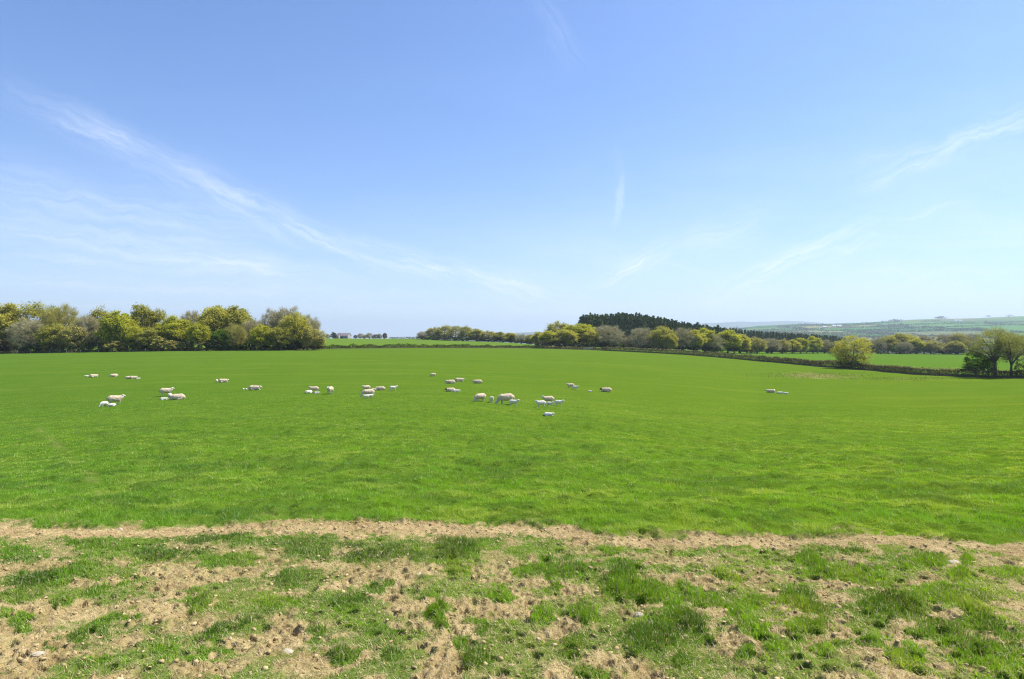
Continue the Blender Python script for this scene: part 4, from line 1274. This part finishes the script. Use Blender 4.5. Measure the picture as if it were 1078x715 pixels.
# x, y of the feet, kind, pose, heading (0 = facing right in the picture, 180 = left, 90 = away), scale, label
FL = [
 (91,397,'lamb','lie',170,.55,'tiny lamb lying alone at the far left of the flock'),
 (98.7,397.6,'ewe','lie',20,.95,'far ewe lying beside the tiny lamb at the far left'),
 (120,397,'ewe','lie',200,.9,'far ewe lying alone between two resting pairs at the left'),
 (136,399.2,'ewe','lie',185,.8,'left one of a close resting pair at the far left'),
 (140.4,399,'ewe','lie',10,.8,'right one of a close resting pair at the far left'),
 (145.5,399.6,'lamb','lie',0,.5,'tiny lamb lying right of the close resting pair'),
 (121.5,426.5,'ewe','stand',8,1.06,'large cream ewe standing broadside, head up to the right, nearest at the left'),
 (109.5,428.5,'lamb','graze',215,.66,'white lamb behind the rump of the large standing ewe'),
 (117.5,428,'lamb','lie',190,.6,'cream lamb lying in front of the large standing ewe'),
 (175,417,'ewe','stand',5,1.0,'cream ewe standing with head right, next to a lying ewe'),
 (179,419,'lamb','stand',250,.6,'lamb standing against the belly of the cream ewe near the lying one'),
 (186,421.3,'ewe','lie',175,1.1,'cream ewe lying down in front of the standing ewe, left of the field'),
 (172.5,421.6,'lamb','lie',0,.6,'small lamb lying left of the lying cream ewe'),
 (228,403.3,'lamb','stand',260,.6,'small white lamb standing left of a far lying ewe'),
 (235.2,403,'ewe','lie',5,.95,'far lying ewe with a small lamb on its left'),
 (256.3,410.6,'lamb','lie',90,.4,'left one of two tiny lambs lying left of a lying ewe'),
 (259.2,410.8,'lamb','lie',100,.4,'right one of two tiny lambs lying left of a lying ewe'),
 (268.3,411,'ewe','lie',-8,1.0,'lone cream ewe lying stretched out right of two tiny lambs'),
 (330.5,413,'ewe','stand',175,.75,'cream ewe with back to the sun, two lambs at its front'),
 (325,414.3,'lamb','lie',215,.7,'lamb resting at the left front of the ewe with two lambs'),
 (333.5,414.6,'lamb','lie',0,.5,'lamb resting at the right front of the ewe with two lambs'),
 (347.5,415,'ewe','stand',245,.9,'ewe seen end-on, dark in its own shade'),
 (385.5,411.6,'ewe','stand',200,.7,'rear ewe of two standing close together in mid-left field'),
 (387.5,418.4,'ewe','graze',195,.9,'front ewe of two standing close together in mid-left field'),
 (385.3,419.8,'lamb','stand',200,.5,'left lamb beneath the front one of two close ewes'),
 (390.2,419.6,'lamb','stand',20,.5,'right lamb beneath the front one of two close ewes'),
 (393.6,411.3,'lamb','lie',0,.45,'tiny lamb lying between two close ewes and a lying ewe'),
 (400.2,411,'ewe','lie',165,.85,'ewe lying right of two close standing ewes'),
 (414,412,'lamb','stand',10,.75,'white lamb standing alone right of the lying ewe'),
 (456,397,'ewe','graze',200,.65,'small far sheep grazing alone in the centre distance'),
 (474,404.2,'ewe','lie',185,.95,'first of three sheep lying in a far row'),
 (483.7,402,'ewe','lie',5,.95,'second and farthest of three sheep lying in a far row'),
 (502.6,404,'ewe','lie',175,.95,'third of three sheep lying in a far row'),
 (474,412.3,'dark','lie',190,.8,'lying ewe with a dark face, a lamb stretched behind it'),
 (480.5,413,'lamb','lie',0,.65,'lamb stretched on the grass behind a dark-faced ewe'),
 (505.5,423,'ewe','graze',215,.9,'round ewe with shaded flank, left of a lone lamb'),
 (517.6,424.2,'lamb','stand',280,.75,'slim white lamb standing end-on between two ewes'),
 (532.5,426,'ewe','graze',192,1.12,'big ewe grazing to the left with a dark flank and sunlit back'),
 (541,427.7,'lamb','stand',345,.75,'lamb at the right shoulder of the big grazing ewe'),
 (577,425.3,'ewe','stand',190,.85,'ewe with a white sunlit back among three lambs'),
 (569.3,429.2,'lamb','stand',195,.78,'left lamb of three around the ewe with a white back'),
 (579,428.6,'lamb','stand',330,.6,'middle lamb of three, in front of the ewe with a white back'),
 (588.5,427.6,'lamb','stand',350,.72,'right lamb of three around the ewe with a white back'),
 (577.7,438.4,'lamb','lie',0,.62,'white lamb lying alone nearest the camera in the centre'),
 (600.5,409,'ewe','stand',190,.75,'far ewe standing with a lamb at its right, right of centre'),
 (605.8,410.5,'lamb','stand',345,.7,'lamb at the right of a far standing ewe, right of centre'),
 (621,413,'lamb','lie',0,.4,'tiny lamb lying between a far ewe and a dark-faced one'),
 (638,413,'dark','lie',180,1.05,'dark-faced ewe lying alone at the right of the flock'),
 (811,413.6,'ewe','lie',180,1.0,'ewe lying far right, apart from the flock'),
 (814.8,413.8,'lamb','stand',260,.7,'lamb standing close right of the ewe lying far right'),
 (821,415,'lamb','lie',10,.75,'nearer one of two lambs lying beyond the far right ewe'),
 (827.3,415.3,'lamb','lie',185,.65,'last lamb at the right of the whole flock'),
]
for px, py, kind, pose, hd, sc, lb in FL:
    x, Y = ray_ground(px, py)
    me = SH[kind, pose]
    nm = 'lamb' if kind == 'lamb' else 'sheep'
    o = bpy.data.objects.new(nm, me); COL.objects.link(o)
    bear = math.atan2(x, Y)
    o.rotation_euler = (0, 0, math.radians(hd) - bear)
    sc *= .86 if kind == 'lamb' else .96
    o.scale = (sc, sc, sc)
    # stand on the lowest ground under the body, sunk a little into the grass
    z = gz(x, Y)
    o.location = (x, Y, z - .01)
    tag(o, lb, nm, 'sheep and lambs on the pasture')

# ---------------------------------------------------------------- stones
def stone(px, py, size, mat, label, flat=.6, seed=0):
    rng = np.random.default_rng(seed)
    x, Y = ray_ground(px, py)
    bm = bmesh.new(); bmesh.ops.create_icosphere(bm, subdivisions=3, radius=1)
    for v in bm.verts:
        p = np.array(v.co)
        n = sum(abs(math.sin(p @ rng2 + ph)) * a for rng2, ph, a in STN[seed % 5])
        v.co = v.co * (.8 + n)
    me = bpy.data.meshes.new('stone'); bm.to_mesh(me); bm.free(); me.materials.append(mat)
    o = obj('stone', me, None, (x, Y, gz(x, Y) + size * flat * .05))
    o.scale = (size, size * .75, size * flat); o.rotation_euler = (rng.uniform(-.2, .2), rng.uniform(-.2, .2), rng.uniform(0, 3))
    tag(o, label, 'stone', 'stones lying on the trodden bank')
STN = []
for k in range(5):
    rg = np.random.default_rng(900 + k); STN.append([(rg.normal(size=3) * 2.2, rg.uniform(0, 6), .14) for _ in range(4)])
stone(673, 649, .045, M['stone'], 'white stone in a gap between tall grass tufts right of centre', .7, 1)
stone(1007, 592, .07, M['stone'], 'flat pale slab of stone beside a tuft near the track at the right', .35, 2)
stone(702, 599, .028, M['stone_dark'], 'small blue-black stone on bare clay below the track', .9, 3)
stone(193, 589, .03, M['stone'], 'small white stone on the left part of the bank', .8, 4)
stone(826, 664, .045, M['stone'], 'pale stone in the clay right of centre, below a long tuft', .6, 6)
stone(172, 672, .03, M['stone'], 'white pebble near the hoof holes at lower left', .6, 7)
stone(40, 689, .04, M['stone'], 'pale pebble in the lower left corner of the bank', .5, 8)
stone(127, 559, .035, M['stone'], 'white stone at the edge of the turf, left side', .8, 9)
stone(304, 684, .045, M['stone'], 'flat cream stone on bare clay, lower left of centre', .3, 10)
stone(441, 605, .04, M['stone'], 'flat cream stone above the middle of the bank', .4, 11)

# ---------------------------------------------------------------- clods
def build_clods():
    rng = np.random.default_rng(77)
    n = 26000
    Y = np.sqrt(rng.uniform(4.2 ** 2, 12.5 ** 2, n)); X = rng.uniform(-.82, .82, n) * Y
    dens, hf, field, track, ed = cover(X, Y)
    keep = (field < .5) & (rng.random(n) < (1 - dens) * .9 + .05)
    X, Y = X[keep], Y[keep]; n = len(X)
    Z = ground(X, Y)
    s = .004 + rng.random(n) ** 3.5 * .021
    ico = bmesh.new(); bmesh.ops.create_icosphere(ico, subdivisions=1, radius=1)
    bv = np.array([v.co[:] for v in ico.verts]); bf = np.array([[v.index for v in f.verts] for f in ico.faces]); ico.free()
    V = bv[None] * (s[:, None, None] * rng.uniform(.4, 1.5, (n, len(bv), 1))) * rng.uniform(.7, 1.3, (n, 1, 3)) * np.array([1, 1, .7])
    V = V + np.stack([X, Y, Z + s * .3], 1)[:, None, :]
    Fc = (bf[None] + (np.arange(n) * len(bv))[:, None, None]).reshape(-1, 3)
    o = obj('soil_clods', np_mesh('soil_clods', V.reshape(-1, 3), Fc, [M['clod']]))
    tag(o, 'crumbs and clods of pale clay on the bank and track', 'soil', kind='stuff')
M['clod'] = flat_mat('clay clod', (.30,.21,.09), (.58,.45,.23), 5, .95, .05)
build_clods()

# rough dead growth by the far hedge
def rough_patch():
    rng = np.random.default_rng(12)
    n = 2600
    px = rng.normal(858, 34, n); py = rng.normal(395.6, 1.9, n)
    m = n // 3
    px[:m] = rng.normal(950, 40, m); py[:m] = rng.normal(399.3, 1.2, m)
    X = []; Y = []
    D = np.interp(px, T_PX, T_D)
    hh = 8.0
    # depth from the local terrain
    for i in range(n):
        lo, hi = 40., D[i] - 2
        for _ in range(18):
            md = (lo + hi) / 2; x = (px[i] - CX) / F * md
            yy = HY + F * (ZC - float(relief(np.array([x]), np.array([md]))[0])) / md
            if yy > py[i]: lo = md
            else: hi = md
        X.append((px[i] - CX) / F * lo); Y.append(lo)
    X = np.array(X); Y = np.array(Y); Z = ground(X, Y)
    C = np.stack([X, Y, Z], 1)
    o0 = C.mean(0)
    D_ = rng.normal(size=(n, 3)) * .45 + np.array([0, 0, 1]); D_ /= np.linalg.norm(D_, axis=1)[:, None]
    v, t, r = twigs(C - o0, D_, rng.uniform(.08, .26, n), .035, rng)
    o = obj('rough_growth', np_mesh('rough_growth', v, t, [M['hedge_leaf']], attrs={'rnd': (r, 'FLOAT')}), None, o0)
    tag(o, 'dead stalks on a rough brown patch below the hedge', 'dead stalks', kind='stuff')
rough_patch()

# ---------------------------------------------------------------- grass
def blades(X, Y, Z, h, w, col, rng, segs, lean=.45):
    n = len(X)
    a = rng.uniform(0, 2 * math.pi, n)
    side = np.stack([np.cos(a), np.sin(a), np.zeros(n)], 1)
    la = rng.uniform(0, 2 * math.pi, n); lm = np.abs(rng.normal(size=n)) * lean
    ld = np.stack([np.cos(la) * lm - .05, np.sin(la) * lm, np.zeros(n)], 1)
    B = np.stack([X, Y, Z - .004], 1)
    up = np.array([0, 0, 1.0])
    tip = B + (ld * .9 + up * (1 - .25 * np.minimum(lm, 1.4))[:, None]) * h[:, None]
    if segs == 2:
        mid = B + (ld * .28 + up * .55) * h[:, None]
        V = np.stack([B - side * w[:, None], B + side * w[:, None], mid + side * w[:, None] * .8, mid - side * w[:, None] * .8, tip], 1)
        k = np.arange(n)[:, None] * 5
        q = k + np.array([[0, 1, 2, 3]]); t = k + np.array([[3, 2, 4]])
        C = np.repeat(col, 5, 0)
        return V.reshape(-1, 3), q, t, C
    V = np.stack([B - side * w[:, None], B + side * w[:, None], tip], 1)
    t = np.arange(3 * n).reshape(n, 3)
    return V.reshape(-1, 3), None, t, np.repeat(col, 3, 0)

G_A = np.array([.125, .26, .010]); G_B = np.array([.29, .49, .018]); G_Y = np.array([.44, .50, .06]); G_D = np.array([.07, .155, .018])
STRAW = np.array([.56, .46, .26])
def tint(X, Y, rng, straw=.04):
    n = len(X)
    f = (.15 + .75 * rng.random(n))[:, None]
    c = G_A * (1 - f) + G_B * f
    mott = fbm(X * 1.1, Y * 1.1, 44, 3)[:, None]
    c = c * (1 - sm(.5, .7, mott) * .5) + G_Y * sm(.5, .7, mott) * .5
    dk = fbm(X * .9 + 30, Y * .9, 47, 3)[:, None]
    c = c * (1 - sm(.52, .68, dk) * .6) + G_D * sm(.52, .68, dk) * .6
    big = fbm(X * .22 + 7, Y * .22, 58, 4)[:, None]
    c = c * (1 + (sm(.4, .62, big) - .45) * np.array([.24, .12, .1]))
    spot = fbm(X * 1.9 + 3, Y * 1.9, 66, 2)[:, None]
    c = c * (1 - .45 * sm(.70, .80, spot))
    u = np.clip(X / np.maximum(Y, 1) / .77, -1, 1)[:, None]
    c = c * np.array([1.17, 1.14, 1.5]) * (1 + u * np.array([.08, .04, -.15]))
    s = rng.random(n) < straw
    c[s] = STRAW * rng.uniform(.7, 1.15, (s.sum(), 1))
    return c

def build_grass():
    rng = np.random.default_rng(5)
    mats = [M['blade']]
    # 1: bank in the foreground, tufts and thin growth
    n = 520000
    Y = np.sqrt(rng.uniform(3.6 ** 2, 11.2 ** 2, n)); X = rng.uniform(-.86, .86, n) * Y
    dens, hf, field, track, ed = cover(X, Y)
    clump = sm(.30, .58, fbm(X * 13, Y * 13, 88, 2))
    keep = (field < .5) & (rng.random(n) < np.where(dens > .55, dens, dens ** 1.35 * clump * 1.3))
    X, Y, hf, dens = X[keep], Y[keep], hf[keep], dens[keep]
    Z = ground(X, Y); n = len(X)
    h = (.013 + .025 * hf ** 1.3) * rng.uniform(.45, 1.25, n) * (.35 + .65 * dens)
    w = rng.uniform(.0016, .0034, n) * (1 + Y * .03)
    cn = 1 - np.clip(cellnoise(X * 7, Y * 7, 93) * 1.5, 0, 1)
    h = h * (.55 + 1.0 * cn)
    col = tint(X, Y, rng, .10)
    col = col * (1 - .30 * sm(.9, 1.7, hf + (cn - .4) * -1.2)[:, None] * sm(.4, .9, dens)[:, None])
    thin = (dens < .62)[:, None] & (rng.random(n) < .75)[:, None]
    col = np.where(thin, col * .62 + np.array([.30, .30, .085]) * .38, col)
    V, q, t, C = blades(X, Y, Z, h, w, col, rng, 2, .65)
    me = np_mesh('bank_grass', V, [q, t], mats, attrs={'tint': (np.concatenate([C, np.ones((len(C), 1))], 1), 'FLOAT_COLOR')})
    tag(obj('bank_grass', me), 'tufts and thin grass growing over the trodden clay bank', 'grass', kind='stuff')
    # 2: straw and dead stems lying on the clay
    n = 380000
    Y = np.sqrt(rng.uniform(3.6 ** 2, 11.2 ** 2, n)); X = rng.uniform(-.86, .86, n) * Y
    dens, hf, field, track, ed = cover(X, Y)
    keep = (field < .5) & (rng.random(n) < .85 - .45 * dens - .35 * track)
    X, Y = X[keep], Y[keep]; n = len(X); Z = ground(X, Y)
    a = rng.uniform(0, 6.28, n); l = rng.uniform(.012, .06, n)
    d = np.stack([np.cos(a), np.sin(a), rng.uniform(-.1, .8, n)], 1); s = np.stack([-np.sin(a), np.cos(a), np.zeros(n)], 1)
    B = np.stack([X, Y, Z + .004], 1); w = rng.uniform(.0010, .0024, n)[:, None]
    V = np.stack([B - s * w, B + s * w, B + d * l[:, None]], 1).reshape(-1, 3)
    col = np.repeat(np.array([[.66, .53, .29]]) * rng.uniform(.55, 1.25, (n, 1)) * rng.uniform(.92, 1.08, (n, 3)), 3, 0)
    me = np_mesh('dead_grass', V, np.arange(3 * n).reshape(n, 3), mats, attrs={'tint': (np.concatenate([col, np.ones((len(col), 1))], 1), 'FLOAT_COLOR')})
    tag(obj('dead_grass', me), 'short straw and dead stems strewn over the clay bank', 'dead grass', kind='stuff')
    # 3: sward of the pasture, thinning to the plain surface with distance
    n = 1150000
    Y = 9.0 * (75 / 9.0) ** rng.random(n); X = rng.uniform(-.86, .86, n) * Y
    dens, hf, field, track, ed = cover(X, Y)
    keep = (field > .5) & (rng.random(n) < dens) & (rng.random(n) < sm(78, 40, Y) + .0)
    X, Y, hf, ed = X[keep], Y[keep], hf[keep], ed[keep]; n = len(X)
    Z = ground(X, Y)
    tuft = fbm(X * 2.2, Y * 2.2, 63, 3)
    h = .060 * (0.4 + 1.2 * sm(.3, .7, tuft)) * (1 - .4 * sm(18, 45, Y)) * rng.uniform(.6, 1.25, n) * (1 + .25 * sm(-12, -2, ed))
    w = rng.uniform(.0016, .0030, n) * (Y / 10) ** 1.0 * 1.3
    col = tint(X, Y, rng, .05)
    V, q, t, C = blades(X, Y, Z, h, w, col, rng, 1, 1.0)
    me = np_mesh('pasture_grass', V, t, mats, attrs={'tint': (np.concatenate([C, np.ones((len(C), 1))], 1), 'FLOAT_COLOR')})
    tag(obj('pasture_grass', me), 'short lush grass of the sheep pasture', 'grass', kind='stuff')
build_grass()

# ---------------------------------------------------------------- haze
def build_haze():
    m = bpy.data.materials.new('haze'); m.use_nodes = True
    nt = NT(m.node_tree); nt.n.clear()
    out = nt.new('ShaderNodeOutputMaterial')
    v = nt.new('ShaderNodeVolumePrincipled')
    v.inputs['Color'].default_value = (.74, .885, 1.0, 1)
    v.inputs['Density'].default_value = 1.0e-4
    v.inputs['Anisotropy'].default_value = 0.2
    nt.l.new(v.outputs[0], out.inputs['Volume'])
    bm = bmesh.new(); box(bm, -17500, 17500, -17500, 17500, -480, 430)
    me = bpy.data.meshes.new('haze'); bm.to_mesh(me); bm.free(); me.materials.append(m)
    o = obj('haze', me)
    tag(o, 'thin blue summer haze filling the air to the horizon', 'haze', kind='stuff')
build_haze()
